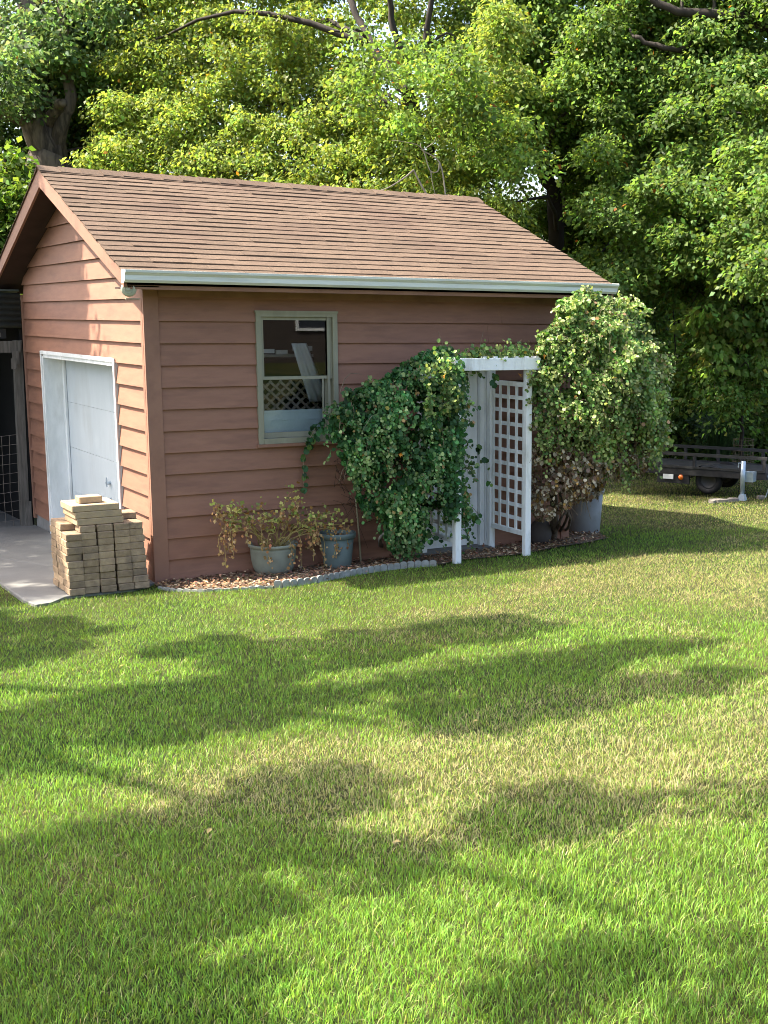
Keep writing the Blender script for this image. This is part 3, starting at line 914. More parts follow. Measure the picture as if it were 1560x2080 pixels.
def leaves_mesh(name, P, D, Nn, L, Wd, cols, mat_, fold=.12, shape='rhomb'):
    """P base points, D leaf direction, Nn approx normal, L length, Wd width."""
    n = len(P)
    D = unit(D)
    S = unit(np.cross(D, Nn))
    U = np.cross(S, D)
    L = L[:, None]; Wd = Wd[:, None]
    if shape == 'rhomb':
        a = P
        b = P + D * L * .45 + S * Wd * .5 + U * Wd * fold
        c = P + D * L - U * L * .06
        d = P + D * L * .45 - S * Wd * .5 + U * Wd * fold
        V = np.stack([a, b, c, d], 1).reshape(-1, 3)
        return np_mesh(name, V, 4, mat_, np.repeat(cols, 4, 0))
    # rounder leaf: 6-gon folded
    a = P
    b = P + D * L * .22 + S * Wd * .42 + U * Wd * fold
    c = P + D * L * .7 + S * Wd * .45 + U * Wd * fold
    d = P + D * L
    e = P + D * L * .7 - S * Wd * .45 + U * Wd * fold
    f = P + D * L * .22 - S * Wd * .42 + U * Wd * fold
    V = np.stack([a, b, c, d, e, f], 1).reshape(-1, 3)
    base = np.arange(n)[:, None] * 6
    faces = np.concatenate([base + np.array([[0, 1, 2, 3]]), base + np.array([[0, 3, 4, 5]])], 0)
    return np_mesh(name, V, 4, mat_, np.repeat(cols, 6, 0), faces)

def leaf_cols(n, main, var, alt=None, altp=.1, odd=None, oddp=.01, rng=RNG):
    c = np.array(main)[None] * np.exp(rng.normal(0, var, (n, 1))) * np.exp(rng.normal(0, var * .35, (n, 3)))
    if alt is not None:
        k = rng.random(n) < altp
        c[k] = np.array(alt) * np.exp(rng.normal(0, var, (k.sum(), 1)))
    if odd is not None:
        k = rng.random(n) < oddp
        c[k] = np.array(odd) * np.exp(rng.normal(0, .2, (k.sum(), 1)))
    return np.clip(c, .003, .9)

def clump_leaves(C, R, per, size, rng, droop=.55, flat=.55, upn=.9):
    """C clump centres (n,3), R radii (n,)"""
    n = len(C)
    idx = np.repeat(np.arange(n), per)
    q = unit(rng.normal(0, 1, (len(idx), 3))) * (rng.random((len(idx), 1)) ** .55)
    q[:, 2] *= flat
    off = q * R[idx][:, None]
    off[:, 2] -= .35 * (np.hypot(off[:, 0], off[:, 1]) ** 2) / R[idx]
    P = C[idx] + off
    D = unit(np.concatenate([q[:, :2], np.zeros((len(q), 1))], 1) + rng.normal(0, .45, q.shape))
    D[:, 2] -= droop * rng.uniform(.3, 1.4, len(D))
    Nn = rng.normal(0, .55, P.shape) + unit(off) * .35
    Nn[:, 2] += upn * .45
    Nn += SUNN * upn * .55
    L = size * rng.uniform(.65, 1.3, len(P))
    return P, D, Nn, L, L * rng.uniform(.55, .8, len(P)), idx

def ell_clumps(blobs, rng, inner=.5):
    out = []
    for (cx, cy, cz, rx, ry, rz, n) in blobs:
        q = unit(rng.normal(0, 1, (n, 3)))
        rad = inner + (1 - inner) * rng.random((n, 1)) ** .6
        out.append(np.array([cx, cy, cz]) + q * rad * np.array([rx, ry, rz]))
    return np.concatenate(out)

def limb(mb, pts, r0, r1, n=7, wob=.0, rng=None):
    pts = [np.array(p, float) for p in pts]
    # catmull style resample
    out = []
    for i in range(len(pts) - 1):
        p0 = pts[max(i - 1, 0)]; p1 = pts[i]; p2 = pts[i + 1]; p3 = pts[min(i + 2, len(pts) - 1)]
        for tt in np.linspace(0, 1, 5)[:-1]:
            out.append(.5 * ((2 * p1) + (-p0 + p2) * tt + (2 * p0 - 5 * p1 + 4 * p2 - p3) * tt ** 2 + (-p0 + 3 * p1 - 3 * p2 + p3) * tt ** 3))
    out.append(pts[-1])
    if rng is not None and wob:
        out = [p + (rng.normal(0, wob, 3) if 0 < i < len(out) - 1 else 0) for i, p in enumerate(out)]
    rad = np.linspace(r0, r1, len(out))
    mb.tube(out, list(rad), n)

def tree(name, label, base, trunk, limbs, clumps, R, per, size, col, seed, var=.28, alt=None, altp=.12, odd=None, oddp=.006,
         bark='bark', auto=.12, group=None, cat='tree', droop=.55, tr=(.3, .18), flat=.55, clvar=.22, upn=.9):
    rng = np.random.default_rng(seed)
    t = thing(name, base, label, cat, group)
    mb = MB()
    limb(mb, [base] + trunk, tr[0], tr[1], 10, .015, rng)
    for pts, r0, r1 in limbs:
        limb(mb, pts, r0, r1, 7, .02, rng)
    anchors = [np.array(p) for p in trunk] + [np.array(p) for pts, _, _ in limbs for p in pts[1:]]
    A = np.array(anchors)
    pick = rng.choice(len(clumps), int(len(clumps) * auto), replace=False) if auto else []
    for i in pick:
        c = clumps[i]
        w_ = np.linalg.norm(A - c, axis=1) + np.maximum(0, A[:, 2] - c[2]) * 1.2
        a = A[np.argmin(w_)]
        mid = (a + c) / 2 + rng.normal(0, .15, 3) + np.array([0, 0, .12 * np.linalg.norm(c - a)])
        L = np.linalg.norm(c - a)
        limb(mb, [a, mid, c], min(.016 + .012 * L, tr[1] * .6), .006, 5, .02, rng)
    mb.build('trunk', M[bark], t, True)
    Rr = R * rng.uniform(.65, 1.35, len(clumps))
    P, D, Nn, L, Wd, idx = clump_leaves(clumps, Rr, per, size, rng, droop, flat, upn)
    c = leaf_cols(len(P), col, var, alt, altp, odd, oddp, rng)
    c *= np.exp(rng.normal(0, clvar, len(clumps)))[idx][:, None]
    o = link('crown', leaves_mesh('crown', P, D, Nn, L, Wd, c, M['leaf']), t)
    return t

# ------------------------------------------------------------------ trees behind the shed
rngt = np.random.default_rng(77)
def rp_(u, v, dist):
    return on_ray(u, v, dist)
def blob(u, v, dist, rx, ry, rz, n):
    p = on_ray(u, v, dist)
    return (p[0], p[1], p[2], rx, ry, rz, n)
def ground_at(u, dist):
    p = on_ray(u, 700, dist)
    return (float(p[0]), float(p[1]), float(gz(p[1])) - .05)

YG = (.172, .238, .055)      # sunny yellow-green
MG = (.135, .205, .042)      # mid green
DG = (.11, .185, .046)      # deep green
BG = (.105, .165, .065)      # blue green

def tilt(u, v):
    return 18.9 + (1000 - u) / 800 * 2.6 + (420 - v) / 420 * 2.2
def sheet(u0, u1, v0, v1, step, skip, r, cnt, rng, dd=0.0, cond=None):
    out = []
    for u in np.arange(u0, u1, step):
        for v in np.arange(v0, v1, step * .9):
            if rng.random() < skip: continue
            uu, vv = u + rng.uniform(-.5, .5) * step, v + rng.uniform(-.5, .5) * step
            if cond and not cond(uu, vv): continue
            p = on_ray(uu, vv, tilt(uu, vv) + dd + rng.normal(0, .35))
            out.append((p[0], p[1], p[2], r, r, r * .8, cnt))
    return out
# big-trunked tree left of the ridge
b0 = ground_at(105, 24)
tk = [rp_(104, 420, 24), rp_(108, 320, 24)]
lim = [([rp_(108, 330, 24), rp_(60, 250, 23.8), rp_(20, 225, 23.7), rp_(-60, 200, 23.5)], .26, .12),
       ([rp_(100, 330, 24), rp_(80, 200, 24.2), rp_(65, 90, 24.3), rp_(48, -40, 24.3)], .32, .16),
       ([rp_(112, 320, 24), rp_(122, 260, 23.8), rp_(140, 195, 23.7), rp_(125, 60, 23.9), rp_(130, -60, 24)], .15, .06),
       ([rp_(98, 260, 24), rp_(115, 215, 23.6), rp_(128, 205, 23.4)], .13, .07)]
cl = ell_clumps([blob(90, 40, 25.6, 2.2, 1.3, 2.6, 120), blob(30, 120, 23.2, 1.2, .8, .8, 20),
                 blob(195, 190, 25.2, .9, .9, 1.5, 34), blob(170, 60, 24.0, .9, .9, 1.1, 26), blob(40, 330, 25.4, 1.3, 1.0, 1.2, 40), blob(150, 300, 25.4, .8, .8, .7, 22)], rngt)
tree('cottonwood_tree', 'thick-trunked tree with forked grey limbs rising behind the shed gable peak', b0, tk, lim, cl, .55, 190, .10, BG, 1, var=.3, bark='bark_grey', tr=(.52, .40), odd=(.3, .12, .02), oddp=.003)

# sunny maple
b0 = ground_at(845, 20.5)
tk = [rp_(848, 480, 20.5), rp_(838, 230, 20.5), rp_(826, 180, 20.4)]
lim = [([rp_(828, 190, 20.2), rp_(790, 145, 20.4), rp_(755, 90, 20.7), rp_(715, 10, 21.2), rp_(690, -60, 21.6)], .085, .045),
       ([rp_(830, 190, 20.4), rp_(825, 130, 20.3), rp_(800, 60, 20.3), rp_(782, -20, 20.2)], .075, .04),
       ([rp_(755, 90, 19.9), rp_(720, 58, 19.6), rp_(670, 68, 19.4)], .03, .012),
       ([rp_(872, 330, 20.7), rp_(872, 180, 20.7), rp_(865, 90, 20.8), rp_(880, -40, 20.8)], .07, .04)]
bl = []
rb = np.random.default_rng(123)
for u in range(215, 1050, 46):
    for v in range(-150, 430, 42):
        if u < 340 and v < 220 and rb.random() < .5: continue
        if u > 900 and rb.random() < .5: continue
        uu, vv = u + rb.uniform(-22, 22), v + rb.uniform(-20, 20)
        if (abs(uu - (708 + vv * .62)) < 46 and -40 < vv < 250 or (795 < uu < 870 and 20 < vv < 250)) and rb.random() < .78: continue
        p_ = on_ray(uu, vv, tilt(uu, vv) + rb.normal(0, .3))
        bl.append((p_[0], p_[1], p_[2], .38, .34, .30, 4))
        p_ = on_ray(uu + 20, vv + 15, tilt(uu, vv) + 1.3 + rb.normal(0, .3)); bl.append((p_[0], p_[1], p_[2], .45, .4, .4, 2))
for u, v, d_ in ((1020, 90, 19.0), (1030, 170, 18.9), (1015, 30, 19.2), (1040, 60, 19.1)):
    p_ = on_ray(u, v, d_); bl.append((p_[0], p_[1], p_[2], .2, .2, .25, 5))
cl = ell_clumps(bl, rngt, .35)
tree('maple_tree', 'sunlit yellow-green maple spreading above the shed ridge with dark forked limbs', b0, tk, lim, cl, .36, 138, .071, YG, 2, var=.26, alt=(.22, .25, .04), altp=.22,
     odd=(.42, .2, .03), oddp=.004, auto=.015, tr=(.2, .11), clvar=.25, droop=.75)
# yellower branch group upper left belongs to a second maple
b0 = ground_at(250, 26)
cl = ell_clumps([blob(260, 60, 25.0, 1.5, 1.2, 1.8, 70), blob(230, 230, 25.5, 1.0, 1.0, 1.0, 36), blob(330, -40, 25, 1.2, 1, .6, 14)], rngt, .3)
tree('yellowing_maple', 'yellowing maple with sky gaps between the big trunk and the sunlit maple', b0, [rp_(270, 300, 26), rp_(300, 100, 26), rp_(290, -40, 26)], [], cl, .5, 130, .09,
     (.16, .19, .04), 3, alt=(.3, .22, .03), altp=.12, tr=(.16, .07), auto=.2)

# darker trees right of the ridge
b0 = ground_at(1128, 23)
tk = [rp_(1130, 470, 23), rp_(1105, 350, 23), rp_(1075, 270, 23), rp_(1060, 130, 23)]
lim = [([rp_(1105, 350, 23), rp_(1080, 300, 23), rp_(1030, 320, 22.8), rp_(980, 335, 22.7)], .035, .012)]
cl = ell_clumps([blob(1130, 170, 23.6, 1.9, 1.3, 1.5, 120), blob(1190, 40, 22.4, 1.8, 1.2, 1.3, 90), blob(1060, 430, 24, 1.0, .8, .5, 26), blob(1230, 300, 23.2, 1.2, 1.0, 1.0, 60),
                 blob(1010, 230, 23.4, .8, .7, 1.0, 40)], rngt, .3)
cl = np.concatenate([cl, ell_clumps(sheet(950, 1290, -70, 520, 50, .55, .28, 4, rngt, .9, lambda u, v: not (1060 < u < 1178 and v > 270)), rngt, .2)])
tsh = []
for _ in range(34):
    q_ = G(rngt.uniform(1290, 1600), rngt.uniform(985, 1018)); tsh.append(q_ + SUN * rngt.uniform(4.6, 6.4))
cl = np.concatenate([cl, np.array(tsh)])
tree('leaning_maple', 'dark green tree with a leaning trunk behind the ridge end of the shed', b0, tk, lim, cl, .46, 210, .08, MG, 4, alt=DG, altp=.4, odd=(.35, .13, .03), oddp=.006, tr=(.17, .09), auto=.08)
b0 = ground_at(1152, 24.5)
tk = [rp_(1152, 420, 24.5), rp_(1150, 330, 24.5), rp_(1145, 180, 24.5)]
cl = ell_clumps([blob(1220, 470, 24.6, 1.2, .9, .9, 55), blob(1160, 560, 24.6, 1.2, .9, .7, 50), blob(1290, 180, 25.4, 1.8, 1.3, 1.7, 110), blob(1260, 400, 24.2, .9, .7, .6, 30)], rngt, .3)
tree('straight_trunk_tree', 'dark tree with a straight black trunk just beyond the shed roof end', b0, tk, [], cl, .5, 190, .085, MG, 5, alt=(.12, .15, .03), altp=.25, tr=(.2, .12), auto=.08)
# tree overhanging from the right with drooping boughs
b0 = ground_at(1760, 21)
tk = [rp_(1760, 500, 21), rp_(1720, 200, 21), rp_(1680, -60, 20.8)]
lim = [([rp_(1710, 180, 21), rp_(1560, 55, 20.6), rp_(1450, 30, 20.3), rp_(1380, 25, 20.2), rp_(1300, -15, 20.2)], .11, .05),
       ([rp_(1560, 55, 20.6), rp_(1500, 55, 20.4), rp_(1400, 92, 20.2), rp_(1340, 95, 20.1), rp_(1290, 75, 20.1)], .05, .035),
       ([rp_(1720, 300, 21), rp_(1600, 420, 20.4), rp_(1440, 500, 20.0)], .06, .02),
       ([rp_(1715, 250, 21), rp_(1560, 230, 20.3), rp_(1440, 260, 20.1), rp_(1380, 300, 20.1)], .05, .015)]
cl = ell_clumps([blob(1480, 180, 21.2, 1.8, 1.2, 1.4, 130), blob(1460, 400, 21.0, 1.5, 1.0, .9, 90), blob(1420, 30, 21.6, 1.8, 1.3, 1.0, 80), blob(1560, 300, 20.4, 1.0, .9, 1.2, 60), blob(1520, 500, 20.4, 1.1, .8, .5, 50),
                 blob(1370, 330, 21.4, .8, .7, .8, 36), blob(1380, 480, 20.8, .9, .6, .4, 26)], rngt, .3)
cl = np.concatenate([cl, ell_clumps(sheet(1250, 1640, -70, 590, 48, .52, .28, 4, rngt, 1.2), rngt, .2)])
tree('drooping_tree', 'dark green tree with thick drooping boughs hanging over the parked trailer', b0, tk, lim, cl, .44, 200, .082, DG, 6, alt=(.095, .135, .03), altp=.3, odd=(.3, .1, .02), oddp=.003, tr=(.34, .2), auto=.06)

# slanting trunk in the gap, mid wood
b0 = ground_at(1400, 26)
tk = [rp_(1375, 430, 26), rp_(1300, 365, 26), rp_(1250, 300, 26)]
cl = ell_clumps([blob(1330, 330, 26.6, 1.6, 1.2, 1.4, 70), blob(1380, 560, 26, 1.3, 1, 1.0, 50), blob(1300, 640, 25.6, 1.0, .8, .8, 40)], rngt, .3)
cl = np.concatenate([cl, ell_clumps(sheet(1200, 1600, 540, 820, 50, .45, .3, 3, rngt, 4.5), rngt, .2)])
tree('slanting_tree', 'slanting thin tree in the dark gap behind the trailer', b0, tk, [], cl, .5, 160, .095, DG, 7, alt=(.13, .14, .03), altp=.15, tr=(.14, .08), auto=.1)

# sapling in a wire cage behind the trailer
gs = G(1507, 985)
sd = math.hypot(gs[0] - CAM[0], gs[1] - CAM[1])
b0 = (float(gs[0]), float(gs[1]), float(gs[2]) - .03)
tk = [rp_(1507, 880, sd), rp_(1503, 760, sd), rp_(1495, 680, sd), rp_(1500, 600, sd)]
lim = [([rp_(1500, 700, sd), rp_(1470, 640, sd), rp_(1430, 600, sd)], .012, .006), ([rp_(1498, 690, sd), rp_(1540, 640, sd), rp_(1575, 600, sd)], .012, .006)]
cl = ell_clumps([blob(1490, 660, sd, .72, .6, .55, 46), blob(1440, 640, sd, .4, .4, .3, 14), blob(1560, 640, sd, .5, .5, .5, 22), blob(1500, 580, sd, .5, .45, .25, 16), blob(1470, 740, sd - .2, .35, .35, .25, 10), blob(1540, 760, sd, .4, .4, .3, 12)], rngt, .2)
tree('young_sapling', 'young light green sapling with a thin trunk inside a wire cage behind the trailer', b0, tk, lim, cl, .24, 60, .12, (.20, .30, .08), 8, alt=(.24, .22, .06), altp=.05, tr=(.035, .02), auto=.3, cat='sapling', droop=1.1)
cg = thing('wire_cage', b0, 'rusty wire mesh cage standing around the sapling trunk', 'cage')
for i in range(10):
    a = i * math.pi / 5
    mb = MB(); mb.tube([(b0[0] + .17 * math.cos(a), b0[1] + .17 * math.sin(a), b0[2] + .0), (b0[0] + .16 * math.cos(a), b0[1] + .16 * math.sin(a), b0[2] + .78)], .004, 4); mb.build('wire', M['twig'], cg)
for j in range(9):
    z = b0[2] + .06 + j * .088
    mb = MB(); mb.tube([(b0[0] + .165 * math.cos(a), b0[1] + .165 * math.sin(a), z) for a in np.linspace(0, 2 * math.pi, 13)], .004, 4, False); mb.build('wire', M['twig'], cg)

# shrubs at the wood's edge
shr = [(1260, 760, 22.5, 1.1, .9, 1.3), (1330, 860, 23.0, 1.0, .8, 1.0), (1420, 830, 23.5, 1.1, .8, 1.2), (1520, 860, 24.0, 1.1, .9, 1.1), (1600, 800, 23.2, 1.1, .9, 1.3), (1450, 900, 22.4, .9, .6, .6), (1560, 905, 22.6, .9, .6, .6), (1370, 700, 25, 1.2, .9, 1.2), (1230, 640, 25.5, 1.2, .9, 1.0)]
for i, (u, v, d_, rx, ry, rz) in enumerate(shr):
    g = ground_at(u, d_)
    c = on_ray(u, v, d_)
    cl = ell_clumps([(c[0], c[1], c[2], rx, ry, rz, 46)], rngt, .3)
    cl[:, 2] = np.maximum(cl[:, 2], g[2] + .1)
    tree('woodland_shrub', 'dense dark green shrub at the shaded edge of the wood behind the trailer', g, [(c[0], c[1], c[2] - .2 * rz), (c[0] + .1, c[1], c[2] + .4 * rz)], [], cl, .36, 80, .105, [DG, MG, (.06, .10, .03)][i % 3], 20 + i,
         alt=(.11, .16, .03), altp=.2, tr=(.04, .02), auto=.2, group='shrubs at the edge of the wood', cat='shrub')
# light bush peeping left of the rake
g = ground_at(15, 21); c = on_ray(15, 430, 21)
cl = ell_clumps([(c[0], c[1], c[2], .9, .8, .9, 60), (c[0] - .6, c[1], c[2] - 1.2, 1.2, .9, 1.0, 50)], rngt, .3)
tree('bright_bush', 'bright green leafy bush rising behind the lean-to roof', g, [(c[0], c[1], c[2] - .5), (c[0], c[1], c[2] + .3)], [], cl, .4, 110, .11, (.09, .15, .025), 40, tr=(.08, .04), auto=.2, cat='bush')

# ornamental grass tuft behind the rails
def grass_tuft(name, label, c, n, h, spread, col, seed):
    rng = np.random.default_rng(seed)
    V = []
    a = rng.uniform(0, 2 * math.pi, n)
    hh = h * rng.uniform(.6, 1.15, n); sp = spread * rng.uniform(.2, 1.1, n)
    d = np.stack([np.cos(a), np.sin(a), np.zeros(n)], 1)
    s = np.stack([-np.sin(a), np.cos(a), np.zeros(n)], 1) * .008
    p0 = np.array(c) + d * .06 * rng.random((n, 1))
    p1 = p0 + d * sp[:, None] * .35 + np.array([0, 0, 1]) * hh[:, None] * .75
    p2 = p0 + d * sp[:, None] + np.array([0, 0, 1]) * hh[:, None] * rng.uniform(.75, 1.0, (n, 1))
    V = np.stack([p0 - s, p0 + s, p1 + s, p1 - s, p2 + s * .2, p2 - s * .2], 1).reshape(-1, 3)
    base = np.arange(n)[:, None] * 6
    faces = np.concatenate([base + np.array([[0, 1, 2, 3]]), base + np.array([[3, 2, 4, 5]])], 0)
    cols = leaf_cols(n, col, .25, rng=rng)
    me = np_mesh(name, V, 4, M['grass'], np.repeat(cols, 6, 0), faces)
    return tag(link(name, me), label, 'ornamental grass')
g = ground_at(1468, 20.6)
grass_tuft('ornamental_grass', 'tall fine-bladed grass clump behind the trailer rails', g, 420, 1.25, .6, (.06, .11, .045), 5)

# distant wood that reads as one mass
rng = np.random.default_rng(9)
nb = 380
az = rng.uniform(math.radians(2), math.radians(56), nb)
dd = rng.uniform(28, 36, nb)
zc = rng.uniform(.2, 10.5, nb)
C = np.stack([CAM[0] + dd * np.sin(az), CAM[1] + dd * np.cos(az), zc - .3], 1)
P, D, Nn, L, Wd, idx = clump_leaves(C, rng.uniform(.5, 1.0, nb), 48, .22, rng)
cc = leaf_cols(len(P), (.055, .10, .025), .3, (.11, .15, .03), .2, rng=rng) * np.exp(rng.normal(0, .25, nb))[idx][:, None]
tag(link('treeline', leaves_mesh('treeline', P, D, Nn, L, Wd, cc, M['leaf'])), 'distant mass of green woodland filling gaps behind the nearer trees', 'woodland', kind='stuff')

# bare grey dead twigs above the ridge
mb = MB()
q = lambda u, v, d_=18.6: rp_(u, v, d_)
limb(mb, [q(905, 395), q(893, 330), q(858, 305), q(855, 290)], .012, .006, 5)
limb(mb, [q(893, 330), q(889, 348), q(873, 345), q(856, 300), q(820, 288), q(795, 285)], .011, .004, 5)
limb(mb, [q(875, 347), q(878, 370), q(885, 398)], .007, .003, 5)
limb(mb, [q(840, 345), q(820, 362), q(780, 385), q(745, 388)], .012, .005, 5)
limb(mb, [q(858, 305), q(880, 290), q(885, 278)], .007, .003, 5)
limb(mb, [q(905, 395), q(930, 420, 18.8), q(960, 520, 19.0), q(970, 760, 19.2)], .012, .03, 6)
limb(mb, [q(840, 345), q(870, 400, 18.7), q(930, 480, 18.9), q(960, 560, 19.0)], .012, .02, 6)
tag(mb.build('dead_branch', M['deadwood']), 'bare pale grey dead branches sticking up behind the shed ridge', 'branch')

# ------------------------------------------------------------------ vines on the arbor and wall
def vine_cloud(outline, y_front, y_back, n, rng, edge_gain=1.0, hole=.35):
    poly = outline
    xs = [p[0] for p in poly]; zs = [p[1] for p in poly]
    X = rng.uniform(min(xs), max(xs), n * 3); Z = rng.uniform(min(zs), max(zs), n * 3)
    ok = in_poly(X, Z, poly)
    X, Z = X[ok][:n], Z[ok][:n]
    # distance to outline
    dmin = np.full(len(X), 9.0)
    for i in range(len(poly)):
        a = np.array(poly[i]); b_ = np.array(poly[(i + 1) % len(poly)])
        ab = b_ - a
        t_ = np.clip(((X - a[0]) * ab[0] + (Z - a[1]) * ab[1]) / (ab @ ab), 0, 1)
        dmin = np.minimum(dmin, np.hypot(X - a[0] - t_ * ab[0], Z - a[1] - t_ * ab[1]))
    k = np.clip(dmin * edge_gain / .5, 0, 1) ** .8
    lump = .5 + .5 * np.sin(X * 9 + 1.3 * np.sin(Z * 7)) * np.sin(Z * 8 + 2 * np.cos(X * 5))
    mid = (y_front + y_back) / 2
    front = mid + (y_front - mid) * k * (.75 + .3 * lump)
    back = mid + (y_back - mid) * k
    f = rng.random(len(X)) ** 1.7
    Y = front + (back - front) * f
    ph = rng.uniform(0, 6.28, (9, 4)); w = 0
    for q_ in ph:
        w = w + np.sin(X * (6 + 3 * q_[3] / 3) + q_[0] + 2.2 * np.sin(Z * 5 + q_[1])) * np.sin(Z * (5 + q_[3]) + q_[2]) * np.cos(Y * 6 + q_[0])
    ok = (w + rng.normal(0, .55, len(X))) > -.45 + hole
    P = np.stack([X, Y, Z], 1)[ok]; f = f[ok]
    front_ids = np.where(f < .45)[0]
    cen = P[rng.choice(front_ids, 300, replace=False)]
    for i0 in range(0, len(P), 8000):
        q_ = P[i0:i0 + 8000]
        j = np.argmin(((q_[:, None, :] - cen[None]) ** 2 * np.array([1, .6, .5])).sum(-1), 1)
        pull = rng.uniform(.1, .6, (len(q_), 1)) * np.array([1, .8, .6])
        P[i0:i0 + 8000] = q_ + (cen[j] - q_) * pull
    return P, f

def outline_px(pts, y):
    return [(float(at(u, v, 1, y)[0]), float(at(u, v, 1, y)[2])) for u, v in pts]

def vine_leaves(P, rng, size, col, alt, altp, odd, oddp, matn, name, parent, hang=.9, clumpy=.35, shape='round'):
    n = len(P)
    D = rng.normal(0, .5, (n, 3)); D[:, 2] -= hang; D[:, 1] -= .35
    Nn = rng.normal(0, .55, (n, 3)); Nn[:, 1] -= .75; Nn[:, 2] += .6; Nn[:, 0] -= .25
    L = size * rng.uniform(.55, 1.25, n)
    c = leaf_cols(n, col, .28, alt, altp, odd, oddp, rng)
    lump = np.sin(P[:, 0] * 7 + 2) * np.sin(P[:, 2] * 6 + 1) + .5 * np.sin(P[:, 0] * 17) * np.sin(P[:, 2] * 15)
    c *= np.exp(clumpy * lump)[:, None]
    return link(name, leaves_mesh(name, P, D, Nn, L, L * rng.uniform(.75, 1.0, n), c, M[matn], .1, shape), parent)

def trailing(mb, P, rng, n, length, r=.003):
    for i in rng.choice(len(P), n, replace=False):
        p = P[i]
        pts = [p]
        d = np.array([rng.normal(0, .4), -.25, rng.normal(.15, .3)])
        for k in range(7):
            d = d * .8 + np.array([rng.normal(0, .12), rng.normal(0, .08), -.22])
            pts.append(pts[-1] + d * length / 6)
        mb.tube(pts, [r, r, r, r * .9, r * .8, r * .7, r * .6, r * .5], 4)

rv = np.random.default_rng(31)
vl = thing('climbing_vine', (2.25, -.35, .0), 'dark green honeysuckle vine smothering the wall between window and white arbor', 'vine')
oL = outline_px([(632, 880), (668, 838), (700, 795), (760, 775), (805, 745), (850, 712), (905, 700), (935, 722), (942, 760), (944, 800), (936, 850), (948, 905), (932, 950), (944, 1000), (950, 1050), (915, 1068), (880, 1055), (850, 1110),
                 (800, 1118), (775, 1090), (755, 1050), (722, 1010), (715, 960), (690, 935), (672, 900)], -.5)
PL, f = vine_cloud(oL, -.95, -.06, 26000, rv)
vine_leaves(PL, rv, .054, (.044, .122, .036), (.10, .20, .055), .22, (.3, .25, .05), .004, 'vleaf', 'foliage', vl)
# strings of paler hanging shoots
ids = rv.choice(len(PL), 420, replace=False)
SH = []
for i in ids:
    if f[i] > .35: continue
    p = PL[i] + np.array([0, -.06, 0])
    ln = rv.uniform(.12, .45)
    for k in range(int(ln / .022)):
        SH.append(p + np.array([.03 * math.sin(k * .9) + rv.normal(0, .012), rv.normal(-.01, .012) - .001 * k, -k * .022]))
SH = np.array(SH)
SH = SH[SH[:, 2] > .12]
vine_leaves(SH, rv, .036, (.10, .20, .065), (.25, .32, .13), .3, (.4, .25, .1), .03, 'vleaf', 'foliage', vl)
# loose shoots over beam, on the window and down the wall
def spray(path_px, y, n, w_, rng):
    pts = np.array([at(u, v, 1, y) for u, v in path_px])
    t_ = rng.random(n) * (len(pts) - 1)
    i = np.minimum(t_.astype(int), len(pts) - 2)
    return pts[i] + (pts[i + 1] - pts[i]) * (t_ - i)[:, None] + rng.normal(0, w_, (n, 3))
Q = np.concatenate([spray([(945, 722), (1000, 718), (1075, 715)], -.76, 620, .045, rv), spray([(900, 720), (905, 760), (925, 800), (905, 830)], -.95, 300, .06, rv),
                    spray([(870, 740), (868, 800), (872, 840)], -.93, 120, .03, rv)])
vine_leaves(Q, rv, .042, (.115, .20, .055), (.26, .31, .09), .3, (.5, .3, .05), .01, 'vleaf', 'foliage', vl)
Q = spray([(925, 735), (922, 800), (926, 900), (922, 980), (916, 1040)], -.88, 1000, .045, rv)
vine_leaves(Q, rv, .05, (.046, .125, .04), (.09, .17, .055), .25, None, 0, 'vleaf', 'foliage', vl)
Q = np.concatenate([spray([(660, 850), (640, 870), (628, 890), (618, 920)], -.12, 40, .02, rv), spray([(620, 915), (618, 960), (618, 1000)], -.1, 16, .008, rv),
                    spray([(955, 890), (985, 930), (998, 990)], -.6, 14, .02, rv), spray([(960, 1040), (972, 1056)], -.7, 8, .015, rv), spray([(1008, 755), (1000, 775)], -.72, 10, .012, rv), spray([(870, 1085), (900, 1095)], -.6, 8, .03, rv)])
vine_leaves(Q, rv, .06, (.04, .10, .035), (.1, .17, .04), .2, None, 0, 'vleaf', 'foliage', vl)
mb = MB()
trailing(mb, PL[f < .3], rv, 90, .3)
limb(mb, [at(618, 1005, 1, -.1), at(617, 950, 1, -.1), at(620, 915, 1, -.1), at(640, 870, 1, -.15)], .004, .004, 4)
mb.tube([at(690, 800, 1, -.3), at(700, 770, 1, -.28), at(712, 758, 1, -.26), at(735, 760, 1, -.26)], [.004, .004, .003, .002], 4)
for u0, u1, v1 in ((1010, 1060, 690), (1000, 1005, 690), (960, 982, 672), (1040, 1052, 700), (1070, 1072, 690), (905, 890, 673)):
    mb.tube([at(u0, 720, 1, -.6), at((u0 + u1) / 2 + 4, 705, 1, -.6), at(u1, v1, 1, -.62)], [.004, .003, .002], 4)
tag(mb.build('shoot_stems', M['twig'], vl), kind='stuff')
mb = MB()
gb0 = lambda u, v: G(u, v)
for u, v, pts in ((785, 1125, [(775, 1090), (800, 1060), (790, 1000)]), (792, 1128, [(798, 1090), (795, 1050), (780, 980)]), (800, 1127, [(800, 1100), (810, 1060), (850, 980)]),
                  (806, 1124, [(815, 1095), (835, 1085), (880, 1000)]), (779, 1124, [(772, 1095), (778, 1085), (805, 1078)])):
    g = G(u, v) + np.array([.02, .12, -.02])
    limb(mb, [g] + [at(a, b2, 1, -.38) for a, b2 in pts], .016, .011, 6, .006, rv)
mb.build('woody_stems', M['deadwood'], vl, True)
mb = MB()
